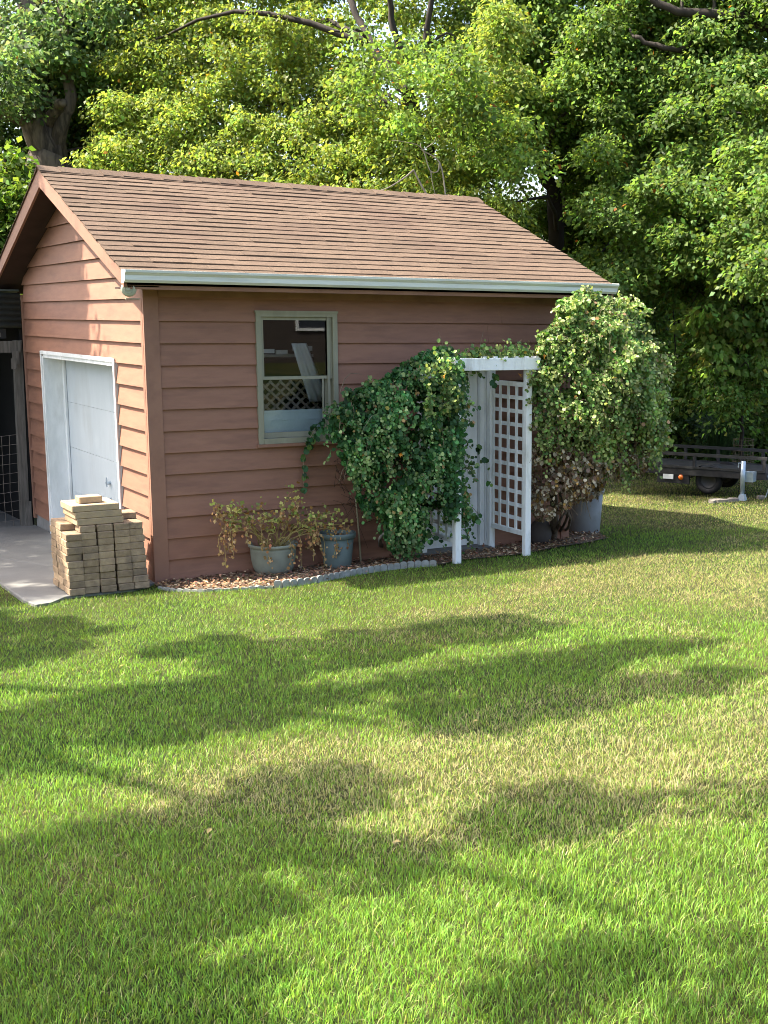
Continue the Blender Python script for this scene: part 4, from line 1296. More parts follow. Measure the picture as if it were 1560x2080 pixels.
for k in range(60):
    a = at(rv.uniform(690, 760), rv.uniform(930, 1050), 1, -.15)
    mb.tube([a, a + rv.normal(0, .09, 3) * [1, .4, 1], a + rv.normal(0, .18, 3) * [1, .4, 1]], [.003, .0025, .0015], 3)
mb.build('dead_twigs', M['bark'], vl)
fm = MB()
for k in range(7):
    a = k * .9
    fm.poly([(0, 0, 0), (.008 * math.cos(a), .008 * math.sin(a), .03), (.022 * math.cos(a + .3), .022 * math.sin(a + .3), .042), (.008 * math.cos(a + .6), .008 * math.sin(a + .6), .03)], [(0, 1, 2, 3)])
fmesh = fm.mesh('flower', M['flower'])
for u, v, y in ((960, 853, -.72), (1052, 758, -.7), (905, 760, -1.0), (812, 921, -.95), (1105, 730, -.95)):
    link('flower', fmesh, vl, at(u, v, 1, y), (rv.uniform(0, 3), rv.uniform(-1, 1), 0), (1.2, 1.2, 1.2))
st = thing('bamboo_stake', (float(G(733, 1118)[0]), float(G(733, 1118)[1]) + .1, 0), 'thin tan stake leaning against the wall beside the flower pot', 'stake')
s0_ = at(733, 1118, 1, -.2); s1_ = at(722, 1010, 1, -.16)
mb = MB(); limb(mb, [(s0_[0], -.2, -.02), (s0_ + s1_) / 2, s1_], .011, .008, 7); mb.build('cane', M['stake'], st, True)
mb = MB()
for t_ in (.3, .62, .85):
    p_ = s0_ + (s1_ - s0_) * t_
    mb.lathe([(.010, -.004), (.014, 0), (.010, .004)], p_, 8)
mb.build('cane_node', M['stake'], st)

def loose_sprays(P, f, centre, rng, n, length, out=.9):
    front = np.where(f < .25)[0]
    pts, mbs = [], MB()
    for i in rng.choice(front, n, replace=False):
        p = P[i].copy()
        d = unit((p - centre)[None])[0] * out + np.array([rng.normal(0, .5), -.25, rng.uniform(.1, .8)])
        d = unit(d[None])[0]
        ln = length * rng.uniform(.5, 1.3); path = [p]
        for k in range(9):
            path.append(path[-1] + d * ln / 9)
            d = unit((d + np.array([rng.normal(0, .1), rng.normal(0, .06), -.24]))[None])[0]
        mbs.tube(path, list(np.linspace(.0032, .0014, 10)), 4)
        for k in range(1, 10):
            for q_ in range(2):
                pts.append(path[k] + rng.normal(0, .012, 3))
    return np.array(pts), mbs
Q, mbs = loose_sprays(PL, f, np.array([2.4, -.2, 1.0]), rv, 85, .2)
vine_leaves(Q, rv, .044, (.075, .16, .055), (.2, .27, .11), .3, (.35, .26, .1), .02, 'vleaf', 'foliage', vl, .4)
tag(mbs.build('shoot_stems', M['twig'], vl), kind='stuff')

# right hand vine
vr = thing('mounded_vine', (4.7, -.55, .02), 'big mounded vine, sunlit green above and dry brown below, covering the shed corner', 'vine')
YM = -.78
oR = outline_px([(1084, 715), (1096, 672), (1126, 648), (1132, 612), (1160, 588), (1200, 592), (1228, 586), (1262, 622), (1290, 634), (1306, 676), (1312, 712), (1334, 752), (1330, 800), (1342, 842), (1326, 872), (1330, 905), (1305, 925), (1290, 905),
                 (1262, 945), (1232, 920), (1205, 940), (1180, 905), (1150, 925), (1130, 885), (1098, 905), (1080, 830), (1072, 735)], YM)
PR, f = vine_cloud(oR, -1.5, -.08, 52000, rv, 1.0, .3)
keep = PR[:, 1] < -.05
keep |= PR[:, 0] > LEN + .08
PR, f = PR[keep], f[keep]
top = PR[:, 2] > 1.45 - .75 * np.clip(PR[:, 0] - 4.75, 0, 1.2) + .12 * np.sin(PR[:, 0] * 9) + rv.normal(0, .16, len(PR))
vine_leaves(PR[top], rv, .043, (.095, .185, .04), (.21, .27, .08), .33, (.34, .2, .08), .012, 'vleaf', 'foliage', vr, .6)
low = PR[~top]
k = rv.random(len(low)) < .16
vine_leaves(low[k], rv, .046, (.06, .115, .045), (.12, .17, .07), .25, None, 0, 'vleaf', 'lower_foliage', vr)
Q, mbs = loose_sprays(PR, f, np.array([4.8, -.6, 1.3]), rv, 300, .2)
vine_leaves(Q, rv, .040, (.16, .245, .065), (.33, .37, .15), .35, (.4, .25, .14), .03, 'vleaf', 'foliage', vr, .4)
tag(mbs.build('shoot_stems', M['twig'], vr), kind='stuff')
oD = outline_px([(1092, 850), (1088, 1040), (1110, 1060), (1150, 1040), (1175, 1020), (1220, 1015), (1235, 975), (1290, 975), (1325, 950), (1330, 880), (1220, 880), (1130, 880)], YM)
PD, fd = vine_cloud(oD, -1.25, -.1, 8000, rv, 1.5, .1)
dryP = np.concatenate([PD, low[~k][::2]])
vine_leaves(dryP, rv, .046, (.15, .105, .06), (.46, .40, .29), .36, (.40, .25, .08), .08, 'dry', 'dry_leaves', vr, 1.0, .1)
mb = MB()
trailing(mb, PR[f < .4], rv, 150, .35)
trailing(mb, PD, rv, 90, .3, .0035)
tag(mb.build('shoot_stems', M['twig'], vr), kind='stuff')
SH = []
for i in rv.choice(len(PR), 1100, replace=False):
    if f[i] > .3: continue
    p = PR[i] + np.array([0, -.05, 0]); ln = rv.uniform(.1, .4)
    for k in range(int(ln / .024)):
        SH.append(p + np.array([.03 * math.sin(k * .9) + rv.normal(0, .012), rv.normal(-.01, .012), -k * .024]))
SH = np.array(SH)
vine_leaves(SH, rv, .036, (.14, .23, .065), (.31, .36, .13), .35, (.4, .26, .14), .02, 'vleaf', 'foliage', vr)
mb = MB()
tb_ = G(1128, 1098)
limb(mb, [(tb_[0] + .02, tb_[1] + .1, -.02), at(1128, 1040, 1, -.35), at(1120, 960, 1, -.35), at(1135, 850, 1, -.4)], .05, .035, 8, .008, rv)
for u, v, pts in ((1128, 1090, [(1140, 1060), (1155, 1020), (1170, 950)]), (1150, 1087, [(1158, 1060), (1155, 1020), (1190, 940)]), (1142, 1090, [(1150, 1050), (1140, 1010), (1120, 950)])):
    g = G(u, v) + np.array([.02, .1, -.02])
    limb(mb, [g] + [at(a, b2, 1, -.5) for a, b2 in pts], .018, .012, 6, .01, rv)
mb.build('woody_stems', M['bark_grey'], vr, True)

# ------------------------------------------------------------------ withered plant in the bowl
wp = thing('withered_plant', (c1[0], c1[1], .25), 'withered plant with yellow stems and hanging brown leaves in the bowl planter', 'plant')
rw = np.random.default_rng(8)
mb = MB()
tips, browns = [], []
top0 = np.array([c1[0], c1[1], .25])
targets = [(440, 1022), (455, 1040), (470, 1030), (485, 1035), (500, 1045), (545, 1050), (575, 1030), (590, 1000), (600, 1010), (615, 1040), (640, 1050), (660, 1040), (672, 1050), (690, 1040), (700, 1065), (530, 1030), (625, 1060), (560, 1060), (680, 1075), (465, 1060)]
for i, (u, v) in enumerate(targets):
    tgt = at(u, v, 1, c1[1] - .12 + rw.uniform(-.16, .1))
    st_ = top0 + np.array([rw.uniform(-.1, .1), rw.uniform(-.08, .08), 0])
    mid = st_ * .45 + tgt * .55 + np.array([0, 0, .08])
    limb(mb, [st_, mid, tgt], .0055, .003, 5, .004, rw)
    for k in range(22):
        s = rw.uniform(.55, 1.08)
        tips.append(st_ + (tgt - st_) * s + np.array([0, 0, .07 * s * (1.3 - s)]) + rw.normal(0, .035, 3))
    if i % 2 == 0 or u < 480:
        p = tgt.copy()
        ln = rw.uniform(.12, .32)
        mb.tube([p, p + [.01, -.02, -ln * .5], p + [rw.normal(0, .02), -.02, -ln]], [.003, .0025, .002], 4)
        for k in range(26):
            browns.append(p + np.array([rw.normal(0, .022), rw.normal(-.01, .02), -rw.random() * ln]))
for u, v0_, v1_ in ((530, 1045, 1120), (545, 1090, 1150), (590, 1100, 1150), (632, 1080, 1140), (655, 1090, 1150), (607, 1085, 1150), (460, 1060, 1150), (450, 1080, 1125), (475, 1075, 1130)):
    a = at(u, v0_, 1, c1[1] - .22); b2 = at(u + rw.uniform(-6, 6), v1_, 1, c1[1] - .25)
    st_ = top0 + np.array([rw.uniform(-.1, .1), -.1, 0])
    limb(mb, [st_, (st_ + a) / 2 + [0, -.02, .08], a, b2], .005, .0025, 5, .003, rw)
    for k in range(20):
        s = rw.random()
        browns.append(a + (b2 - a) * s + rw.normal(0, .017, 3))
mb.build('stems', mat('yellow_stem', (.36, .29, .09), .7, (.26, .17, .07), 12.0), wp)
tips = np.array(tips); browns = np.array(browns)
vine_leaves(tips, rw, .042, (.26, .29, .08), (.46, .42, .13), .4, (.3, .16, .05), .12, 'dry', 'yellow_leaves', wp, .2, .05, 'rhomb')
vine_leaves(browns, rw, .036, (.33, .19, .08), (.48, .33, .16), .35, None, 0, 'dry', 'brown_leaves', wp, 1.2, .05, 'rhomb')

# ------------------------------------------------------------------ mulch bed and edging
edge_px = [(322, 1194), (350, 1199), (420, 1200), (500, 1195), (580, 1191), (640, 1182), (700, 1170), (760, 1160), (815, 1153), (860, 1149), (900, 1147)]
E2 = [G(u, v) for u, v in edge_px]
bed = [(p[0], p[1]) for p in E2] + [(AX0 + .05, AFY + .1), (AX1, AFY + .02), (4.15, -.55), (4.6, -.48), (5.05, -.28), (5.3, .25), (LEN + .1, .4), (LEN, 0), (0.0, 0.0), (-.05, -.05)]
mb = MB()
mb.poly([(x, y, .006 + float(gz(y))) for x, y in bed], [tuple(range(len(bed)))])
tag(mb.build('mulch_bed', M['soil']), kind='structure')
rm = np.random.default_rng(4)
n = 15000
X = rm.uniform(-.1, 5.3, n); Y = rm.uniform(-1.1, .35, n)
ok = in_poly(X, Y, bed)
X, Y = X[ok], Y[ok]
n = len(X)
P = np.stack([X, Y, gz(Y) + .012 + rm.random(n) ** 2 * .03], 1)
D = rm.normal(0, 1, (n, 3)); D[:, 2] *= .22
Nn = rm.normal(0, .35, (n, 3)); Nn[:, 2] += 1
L = rm.uniform(.018, .055, n)
cols = leaf_cols(n, (.24, .135, .075), .35, (.40, .29, .18), .3, (.12, .065, .04), .2, rm)
tag(link('mulch', leaves_mesh('mulch', P, D, Nn, L, L * rm.uniform(.3, .6, n), cols, M['mulch'], .05)), 'brown wood chip mulch covering the bed along the shed', 'mulch', kind='stuff')
# scalloped edging
ed = thing('lawn_edging', tuple(E2[4]), 'pale grey scalloped edging strip between mulch bed and lawn', 'edging')
pts = np.array(E2)
seg = np.concatenate([[0], np.cumsum(np.linalg.norm(np.diff(pts[:, :2], axis=0), axis=1))])
def along(s):
    return np.array([np.interp(s, seg, pts[:, 0]), np.interp(s, seg, pts[:, 1])])
s = .0
while s < seg[-1] - .07:
    L = .075
    a = along(s); b2 = along(s + L - .006)
    d = (b2 - a) / np.linalg.norm(b2 - a); nrm = np.array([-d[1], d[0]]) * .009
    zg = float(gz((a[1] + b2[1]) / 2)) - .03
    hgt = .03 + (.04 if s > 1.15 else .008) + random.uniform(-.004, .004)
    mb = MB()
    prof_ = [(0, 0), (1, 0), (1, .82), (.8, .97), (.5, 1.0), (.2, .97), (0, .82)]
    fr0 = [(*(a + (b2 - a) * u - nrm), zg + h * hgt * 1.2) for u, h in prof_]
    bk0 = [(*(a + (b2 - a) * u + nrm), zg + h * hgt * 1.2) for u, h in prof_]
    k = 7
    mb.poly(fr0 + bk0, [tuple(range(k)), tuple(range(k, 2 * k))[::-1]] + [(i, i + k, (i + 1) % k + k, (i + 1) % k) for i in range(k)])
    mb.build('scallop', M['edging'], ed)
    s += L

# ------------------------------------------------------------------ trailer
gj = G(1507, 1016)
tz = float(gj[2])
td = np.array([.5, -.866]); tn = np.array([.866, .5])       # along (towards the coupling), away from camera
tr_ = thing('utility_trailer', (float(gj[0]), float(gj[1]), tz), 'small black utility trailer with low rails parked at the edge of the wood', 'trailer')
def T(a, w, z):
    p = gj[:2] + td * a + tn * w
    return (float(p[0]), float(p[1]), tz + z)
def tbox(mb, a0, a1, w0, w1, z0, z1):
    mb.hexa([T(a0, w0, z0), T(a1, w0, z0), T(a1, w1, z0), T(a0, w1, z0), T(a0, w0, z1), T(a1, w0, z1), T(a1, w1, z1), T(a0, w1, z1)])
S = .0072   # metres for a picture step at this distance
A0, A1, W0, W1 = -1.95, .26, .28, 1.45
mb = MB(); tbox(mb, A0, A1, W0, W0 + .05, .27, .37); tbox(mb, A0, A1, W1 - .05, W1, .27, .37); tbox(mb, A1 - .05, A1, W0 + .052, W1 - .052, .27, .37); tbox(mb, A0, A0 + .05, W0 + .052, W1 - .052, .27, .37); mb.build('bed_frame', M['metal_dark'], tr_)
mb = MB(); tbox(mb, A0 + .06, A1 - .06, W0 + .06, W1 - .06, .335, .36); mb.build('bed_floor', M['metal_dark'], tr_)
for w in (W0, W1 - .035):
    mb = MB(); tbox(mb, A0, A1, w, w + .035, .555, .60); mb.build('top_rail', M['rail'], tr_)
    for a in (A0 + .02, -1.38, -.85, -.14, A1 - .06):
        mb = MB(); tbox(mb, a, a + .045, w, w + .035, .372, .553); mb.build('upright', M['metal_dark'], tr_)
mb = MB(); tbox(mb, A0 + .05, A1 - .02, W0 - .012, W0 - .002, .375, .405); mb.build('side_strip', M['rail'], tr_)
for w in (W0 + .10, W1 - .22):
    ctr = T(-.62, w, .2)
    wh_ = bpy.data.objects.new('wheel', None); COL.objects.link(wh_); wh_.parent = tr_; wh_.matrix_parent_inverse = Matrix.Translation(-tr_.location)
    wh_.location = ctr
    rotm = Matrix(((td[0], 0, tn[0], 0), (td[1], 0, tn[1], 0), (0, 1, 0, 0), (0, 0, 0, 1)))
    wh_.rotation_euler = rotm.to_euler()
    ty = MB(); ty.lathe([(.12, -.055), (.17, -.06), (.196, -.045), (.2, 0), (.196, .045), (.17, .06), (.12, .055), (.12, -.055)], n=28)
    o = link('tyre', ty.mesh('tyre', M['rubber'], True), None); o.parent = wh_
    ri = MB(); ri.lathe([(0, -.035), (.05, -.04), (.06, -.02), (.105, -.03), (.12, -.05), (.122, .05), (.1, .03), (0, .03)], n=24)
    o = link('rim', ri.mesh('rim', M['rail'], True), None); o.parent = wh_
fe = MB()
for i in range(7):
    a = math.pi * (i / 6)
    fe.v += [T(-.62 + .26 * math.cos(a), W0 - .0, .24 + .21 * math.sin(a)), T(-.62 + .26 * math.cos(a), W0 + .2, .24 + .21 * math.sin(a))]
for i in range(6):
    fe.f.append((2 * i, 2 * i + 1, 2 * i + 3, 2 * i + 2))
o = fe.build('fender', M['metal_dark'], tr_, True); o.modifiers.new('t', 'SOLIDIFY').thickness = .006
mb = MB(); tbox(mb, -.64, -.60, W0 + .1, W1 - .1, .18, .22); mb.build('axle', M['metal_dark'], tr_)
mb = MB(); tbox(mb, A1, .95, .55, .61, .28, .34); mb.build('tongue', M['metal_dark'], tr_)
mb = MB(); mb.hexa([T(-.3, .30, .29), T(-.3, .36, .29), T(.9, .56, .29), T(.9, .50, .29), T(-.3, .30, .33), T(-.3, .36, .33), T(.9, .56, .33), T(.9, .50, .33)]); mb.build('tongue_brace', M['metal_dark'], tr_)
mb = MB(); tbox(mb, .95, 1.15, .54, .62, .28, .36); mb.build('coupler', M['galv'], tr_)
jk = MB(); jk.tube([T(0, 0, .10), T(0, 0, .56)], .034, 12); jk.tube([T(0, 0, .02), T(0, 0, .12)], .026, 12); jo = jk.build('jack', M['galv'], tr_, True)
mb = MB(); mb.hexa([T(-.05, -.06, .0), T(.06, -.06, .0), T(.06, .06, .0), T(-.05, .06, .0), T(-.03, -.04, .085), T(.04, -.04, .085), T(.04, .04, .085), T(-.03, .04, .085)]); mb.build('jack_foot', M['galv'], jo)
mb = MB(); mb.tube([T(0, 0, .53), T(-.06, -.03, .53), T(-.06, -.03, .47)], .009, 6); tbox(mb, -.04, .14, .035, .2, .26, .40); mb.build('jack_bracket', M['galv'], jo)
for a in (.24, .32):
    ch = MB(); ch.tube([T(a, .4, .36), T(a + .03, .35, .3), T(a + .06, .34, .2), T(a + .02, .34, .05), T(a + .01, .33, .02)], .009, 5); ch.build('safety_chain', M['galv'], tr_)
mb = MB(); mb.lathe([(0, -.014), (.034, -.012), (.04, .0), (.034, .012), (0, .016)], n=16)
o = mb.build('side_marker', M['amber'], tr_, True); o.location = T(-1.02, W0 - .014, .235); o.matrix_parent_inverse = Matrix.Identity(4); o.matrix_parent_inverse = Matrix.Translation(-tr_.location)
o.rotation_euler = Vector((-tn[0], -tn[1], 0)).to_track_quat('Z', 'Y').to_euler()
mb = MB(); tbox(mb, -1.30, -1.14, W0 - .012, W0 - .001, .20, .27); mb.build('number_plate', M['white'], tr_)
mb = MB(); tbox(mb, -1.4, -.9, W0 + .01, W0 + .05, .14, .268); mb.build('rear_skirt', M['metal_dark'], tr_)
for i, (u, v, sx, sy) in enumerate(((1462, 1019, .13, .06), (1488, 1017, .1, .05), (1446, 1020, .08, .05), (1545, 1012, .06, .06))):
    g = G(u, v)
    mb = MB()
    rr = random.Random(i)
    prof_ = [(sx * (1 + rr.uniform(-.15, .15)) * math.cos(a), sy * (1 + rr.uniform(-.2, .2)) * math.sin(a)) for a in np.linspace(0, 2 * math.pi, 10)[:-1]]
    k = len(prof_)
    mb.poly([(x, y, -.01) for x, y in prof_] + [(x * .96, y * .96, .03) for x, y in prof_] + [(x * .7, y * .7, .042) for x, y in prof_],
            [tuple(range(2 * k, 3 * k))] + [(j + o_ * k, (j + 1) % k + o_ * k, (j + 1) % k + k + o_ * k, j + k + o_ * k) for j in range(k) for o_ in (0, 1)])
    o = mb.build('flat_stone', M['stone']); o.location = (float(g[0]), float(g[1]), float(g[2]) + .0); o.rotation_euler = (0, 0, rr.uniform(0, 3))
    tag(o, ['broad flat pale stone in the grass below the trailer bed', 'flat pale stone beside the foot of the trailer jack', 'small flat stone at the outer end of the stones below the trailer', 'small yellowish stone beyond the trailer jack under the tongue'][i], 'stone', 'flat stones by the trailer')

# ------------------------------------------------------------------ shade trees left of the lawn (they cast the dappled shade)
rs_ = np.random.default_rng(55)
def caster(px_list, hmin, hmax, dens, rng, w0=.28):
    out = []
    for (u0, v0, u1, v1, wpx, d_) in px_list:
        a, b2 = G(u0, v0), G(u1, v1)
        c_ = G((u0 + u1) / 2, (v0 + v1) / 2 + wpx); m_ = G((u0 + u1) / 2, (v0 + v1) / 2)
        wid = max(np.linalg.norm(c_ - m_), .18)
        Ln = np.linalg.norm(b2 - a)
        n = max(int(Ln * wid * 2 * d_ * dens), 4)
        t_ = rng.random((n, 1))
        p = a + (b2 - a) * t_ + (c_ - m_) * rng.uniform(-1, 1, (n, 1))
        h = rng.uniform(hmin, hmax, (n, 1))
        out.append(p + SUN * h)
    return np.concatenate(out)
shade = [
    ([(-200, 1235), (60, 1248), (130, 1258), (215, 1275), (200, 1300), (120, 1320), (60, 1345), (-200, 1370)], 1.0),
    ([(300, 1320), (420, 1290), (520, 1300), (640, 1300), (740, 1270), (860, 1262), (960, 1245), (1080, 1250), (1130, 1265), (1080, 1290), (960, 1310), (880, 1320), (760, 1345), (700, 1362), (560, 1358), (420, 1350), (330, 1345)], .9),
    ([(-200, 1470), (0, 1445), (120, 1415), (280, 1390), (420, 1370), (560, 1370), (720, 1395), (900, 1375), (1000, 1340), (1150, 1330), (1300, 1305), (1470, 1295), (1420, 1320), (1250, 1350), (1180, 1370), (1400, 1375), (1530, 1350), (1450, 1400),
      (1300, 1420), (1200, 1450), (1080, 1475), (950, 1480), (800, 1470), (860, 1440), (760, 1422), (660, 1430), (640, 1462), (500, 1480), (380, 1500), (250, 1525), (100, 1550), (-200, 1590)], 1.0),
    ([(-200, 1720), (0, 1700), (150, 1670), (330, 1640), (480, 1600), (560, 1580), (700, 1570), (800, 1590), (700, 1620), (860, 1630), (1000, 1650), (1080, 1610), (1180, 1580), (1320, 1585), (1360, 1610), (1250, 1640), (1150, 1660),
      (1330, 1680), (1250, 1720), (1100, 1740), (960, 1720), (800, 1760), (650, 1790), (560, 1840), (500, 1870), (600, 1900), (800, 1890), (950, 1910), (800, 1960), (600, 1990), (480, 2060), (420, 2200), (-300, 2200)], .85),
    ([(1480, 1600), (1560, 1610), (1700, 1620), (1700, 1660), (1560, 1650), (1500, 1630)], 1.0),
    ([(950, 1990), (1100, 1930), (1300, 1950), (1560, 1910), (1700, 1950), (1700, 2150), (1050, 2150)], .4)]
def poly_caster(polys, dens, hmin, hmax, rng):
    out = []
    for poly, k in polys:
        g = np.array([G(u, v)[:2] for u, v in poly])
        lo, hi = g.min(0), g.max(0)
        n = int(np.prod(hi - lo) * dens * k)
        p = rng.uniform(lo, hi, (n, 2))
        p = p[in_poly(p[:, 0], p[:, 1], [tuple(q_) for q_ in g])]
        msk = np.sin(7 * p[:, 0] + 2 * np.sin(4 * p[:, 1])) + np.sin(9 * p[:, 1] + 2 * np.sin(5 * p[:, 0] + 1)) > -1.45
        p = p[msk]
        p3 = np.concatenate([p, gz(p[:, 1])[:, None]], 1)
        out.append(p3 + SUN * rng.uniform(hmin, hmax, (len(p), 1)))
    return np.concatenate(out)
C1 = poly_caster(shade, 32, 6.0, 7.0, rs_)
# foliage shading the big door, the gable and the pad
gab = []
for _ in range(70):
    y = rs_.uniform(2.3, 4.9); z = rs_.uniform(-.1, 2.5)
    gab.append(np.array([0, y, z]) + SUN * rs_.uniform(6.0, 8.5))
for _ in range(150):
    gab.append(np.array([0, rs_.uniform(2.15, 4.9), rs_.uniform(1.7, 3.4)]) + SUN * rs_.uniform(6.0, 8.0))
for _ in range(46):
    gab.append(np.array([0.2, rs_.uniform(1.15, 3.8), rs_.uniform(-.1, 1.65)]) + SUN * rs_.uniform(6.0, 8.0))
for _ in range(150):
    gab.append(np.array([rs_.uniform(-1.7, -.15), rs_.uniform(-.1, 4.8), 0]) + SUN * rs_.uniform(6.5, 9.0))
C2 = np.array(gab)
b0 = (-9.5, 3.2, float(gz(3.2)) - .05)
tk = [np.array([-9.4, 3.1, 3.0]), np.array([-9.2, 3.0, 6.0]), np.array([-9.0, 2.8, 8.5])]
lim = [([(-9.2, 3.0, 5.5), (-7.5, 1.0, 7.2), (-6.2, -1.0, 8.2), (-5.6, -2.4, 8.6)], .12, .03), ([(-9.2, 3.0, 5.8), (-7.4, 2.4, 7.2), (-6.3, 2.0, 7.6)], .1, .02),
       ([(-7.5, 1.0, 7.2), (-6.5, -3, 8), (-6.0, -5.0, 8.6)], .08, .03), ([(-9.0, 2.9, 6.5), (-7.0, 4.5, 7.5), (-4.5, 6.0, 8.0)], .12, .04)]
tree('shade_tree', 'broad overhanging shade tree standing beyond the concrete pad', b0, tk, lim, C1, .17, 66, .12, MG, 60, tr=(.35, .22), auto=0, flat=.5, clvar=.1, droop=.2)
b0 = (-6.4, 8.2, float(gz(8.2)) - .05)
tk = [np.array([-6.4, 8.2, 3.0]), np.array([-6.2, 8.0, 5.5]), np.array([-5.8, 7.6, 8.0])]
lim = [([(-6.2, 8.0, 5.5), (-5.0, 7.0, 6.8), (-4.2, 6.0, 7.6)], .12, .04), ([(-6.2, 8.0, 5.0), (-5.6, 5.5, 6.8), (-5.4, 4.0, 7.6)], .12, .04)]
tree('pad_shade_tree', 'leafy tree overhanging the concrete pad and garage door', b0, tk, lim, C2, .27, 60, .12, MG, 61, tr=(.3, .2), auto=.12, flat=1.0, clvar=.1, droop=.8)

# ------------------------------------------------------------------ lawn
rg = np.random.default_rng(101)
def lawn():
    n = 6800000
    X = rg.uniform(-6.5, 12.5, n).astype(np.float32); Y = rg.uniform(-9.8, 6.5, n).astype(np.float32)
    d = np.hypot(X - CAM[0], Y - CAM[1])
    area = 19.0 * 16.3
    rho0 = n / area
    rho = 17500 * np.minimum(1, (3.4 / d) ** 1.55)
    keep = rg.random(n) < rho / rho0
    # wedge in view with a margin of about a metre and a half
    az = np.arctan2(X - CAM[0], Y - CAM[1])
    lo, hi = math.radians(9), math.radians(46)
    m_ = 1.3 / d
    keep &= (az > lo - m_) & (az < hi + m_)
    jx, jy = rg.normal(0, .028, n), rg.normal(0, .028, n)
    keep &= ~in_poly(X + jx, Y + jy, bed) & ~in_poly(X + jx, Y + jy, pad_poly)
    keep &= ~((X > -.05) & (X < LEN + .05) & (Y > -.05))
    keep &= ~((X < -.02) & (Y > .9))
    keep &= ~((np.abs(X - PX0 - .36) < .38) & (np.abs(Y - PY0 - .3) < .32))
    return X[keep], Y[keep], d[keep]
X, Y, d = lawn()
n = len(X)
def vnoise(x, y, s, seed):
    r = np.random.default_rng(seed)
    g = r.random((64, 64))
    fx, fy = (x * s) % 63, (y * s) % 63
    i, j = fx.astype(int), fy.astype(int)
    u, v = fx - i, fy - j
    u, v = u * u * (3 - 2 * u), v * v * (3 - 2 * v)
    return (g[i, j] * (1 - u) * (1 - v) + g[i + 1, j] * u * (1 - v) + g[i, j + 1] * (1 - u) * v + g[i + 1, j + 1] * u * v)
XX, YY = X + 20, Y + 20
dry = .45 * vnoise(XX, YY, .8, 1) + .3 * vnoise(XX, YY, 2.1, 2) + .25 * vnoise(XX, YY, 5.5, 3)
dry += .045 * (X - 1.0) + .16 * np.clip((X - 3.0) / 4, 0, 1)
dry -= .25 * np.clip((-4.0 - Y) / 5, 0, 1)                       # thicker, greener sward near the viewer
for (u_, v_, r_, a_) in ((180, 1610, .5, .3), (520, 1575, .6, .28), (900, 1560, .6, .25), (1300, 1540, .9, .3), (1480, 1480, .9, .3), (1200, 1190, .8, .3), (1450, 1170, 1.1, .35), (1400, 1040, 1.2, .5), (1250, 1030, .8, .5), (1500, 1640, .5, .25), (60, 1840, .25, .2), (250, 1250, .5, -.2), (550, 1250, .7, -.2), (150, 1500, .6, -.25), (500, 1440, .6, -.2)):
    g_ = G(u_, v_)
    dry = dry + a_ * np.exp(-((X - g_[0]) ** 2 + (Y - g_[1]) ** 2) / (2 * r_ * r_))
dry = dry - .55 * np.exp(-((Y + .55) / .85) ** 2) * ((X > 1.2) & (X < 7.5)) - .4 * np.exp(-((X - 5.6) ** 2 + Y ** 2) / .9)
dryp = np.clip((dry - .54) * 1.6, .03, .55)
isdry = rg.random(n) < dryp
col = np.array([.148, .252, .036])[None] * np.exp(rg.normal(0, .36, (n, 1))) * np.exp(rg.normal(0, .1, (n, 3)))
mixn = vnoise(XX, YY, 1.4, 7)[:, None]
col = col * (.85 + .4 * mixn) + np.array([.03, .02, .0]) * np.clip(dry - .35, 0, 1)[:, None]
col[isdry] = np.array([.40, .36, .18]) * np.exp(rg.normal(0, .22, (isdry.sum(), 1)))
tuft = vnoise(XX, YY, 9.0, 11)
H = (.015 + .011 * tuft + .006 * (1 - dryp)) * rg.uniform(.6, 1.35, n)
Wb = .0027 * np.maximum(1, d / 5.5) ** .75 * rg.uniform(.7, 1.3, n)
a = rg.uniform(0, 2 * math.pi, n)
lean = rg.uniform(.15, 1.1, n)
lay = isdry & (rg.random(n) < .4)
lean[lay] = rg.uniform(1.2, 3.0, lay.sum()); H[lay] *= .7
dv = np.stack([np.cos(a), np.sin(a), np.zeros(n)], 1)
a2 = a + math.pi / 2 + rg.normal(0, .5, n)
sv = np.stack([np.cos(a2), np.sin(a2), np.zeros(n)], 1) * (Wb * .5)[:, None]
P0 = np.stack([X, Y, gz(Y) - .012], 1)
P1 = P0 + dv * (H * lean * .35)[:, None] + np.array([0, 0, 1]) * (H * .62)[:, None]
P2 = P0 + dv * (H * lean)[:, None] + np.array([0, 0, 1]) * H[:, None]
V = np.stack([P0 - sv, P0 + sv, P1 + sv * .85, P1 - sv * .85, P2], 1).reshape(-1, 3)
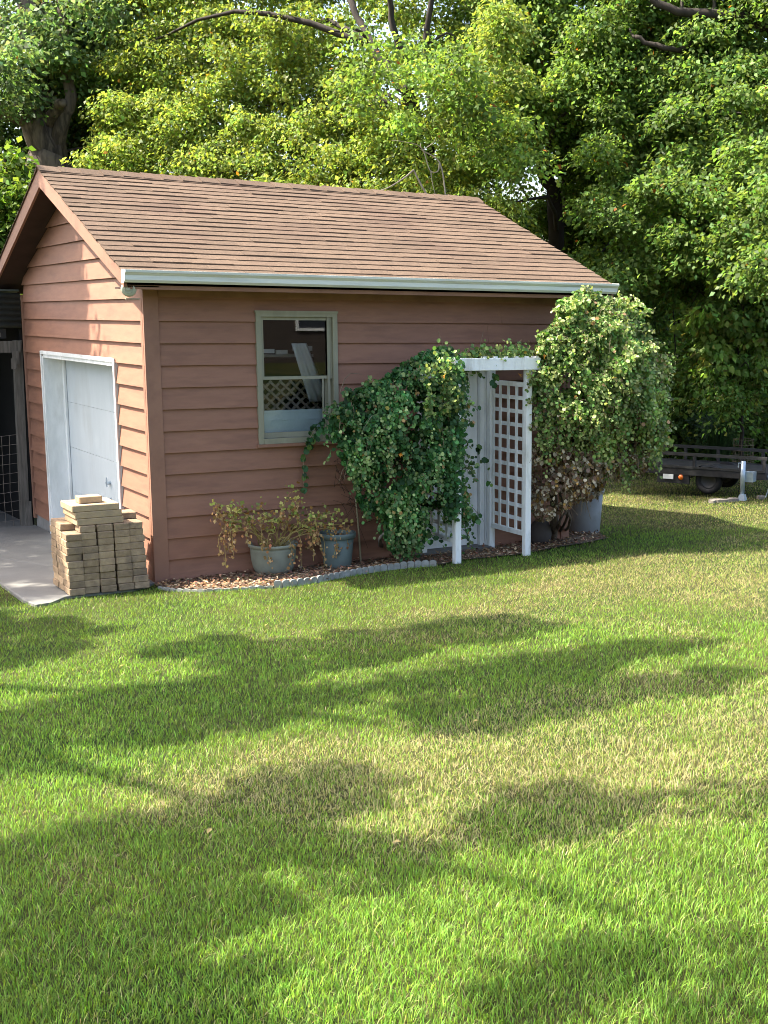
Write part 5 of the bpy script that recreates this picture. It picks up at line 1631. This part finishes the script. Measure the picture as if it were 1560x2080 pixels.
me = bpy.data.meshes.new('lawn_grass')
nv = n * 5
me.vertices.add(nv)
me.vertices.foreach_set('co', V.astype(np.float32).ravel())
near = d < 8.5
o5 = (np.arange(n, dtype=np.int32) * 5)[:, None]
li_near = (o5[near] + np.array([[0, 1, 2, 3, 3, 2, 4]], np.int32)).ravel()     # bent blade: quad and tip
li_far = (o5[~near] + np.array([[0, 1, 4]], np.int32)).ravel()                 # far blade: one sliver
nn, nf_ = int(near.sum()), int((~near).sum())
me.loops.add(len(li_near) + len(li_far))
me.loops.foreach_set('vertex_index', np.concatenate([li_near, li_far]))
me.polygons.add(nn * 2 + nf_)
ls = ((np.arange(nn, dtype=np.int32) * 7)[:, None] + np.array([[0, 4]], np.int32)).ravel()
me.polygons.foreach_set('loop_start', np.concatenate([ls, nn * 7 + np.arange(nf_, dtype=np.int32) * 3]).astype(np.int32))
ca = me.color_attributes.new('Col', 'FLOAT_COLOR', 'POINT')
c4 = np.ones((n, 5, 4), np.float32)
c4[:, :, :3] = col[:, None, :]
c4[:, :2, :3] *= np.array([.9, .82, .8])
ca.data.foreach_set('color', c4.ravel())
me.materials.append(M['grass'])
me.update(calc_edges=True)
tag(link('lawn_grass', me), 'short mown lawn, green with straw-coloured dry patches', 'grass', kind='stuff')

# fallen leaves on lawn
lf = MB().poly([(0, 0, 0), (.015, .011, .006), (.036, 0, .002), (.015, -.011, .006)], [(0, 1, 2, 3)]).mesh('fallen_leaf', M['dry'])
ca = lf.color_attributes.new('Col', 'FLOAT_COLOR', 'POINT')
for i in range(4): ca.data[i].color = (.5, .38, .16, 1)
for i, (u, v) in enumerate(((243, 1365), (540, 1280), (815, 1728), (430, 1700), (960, 1480), (1180, 1290), (700, 1240))):
    g = G(u, v)
    tag(link('fallen_leaf', lf, None, (float(g[0]), float(g[1]), float(g[2]) + .035), (random.uniform(-.3, .3), random.uniform(-.3, .3), i * 1.3)), 'single fallen yellow leaf lying on the mown lawn', 'leaf', 'fallen leaves on the lawn')
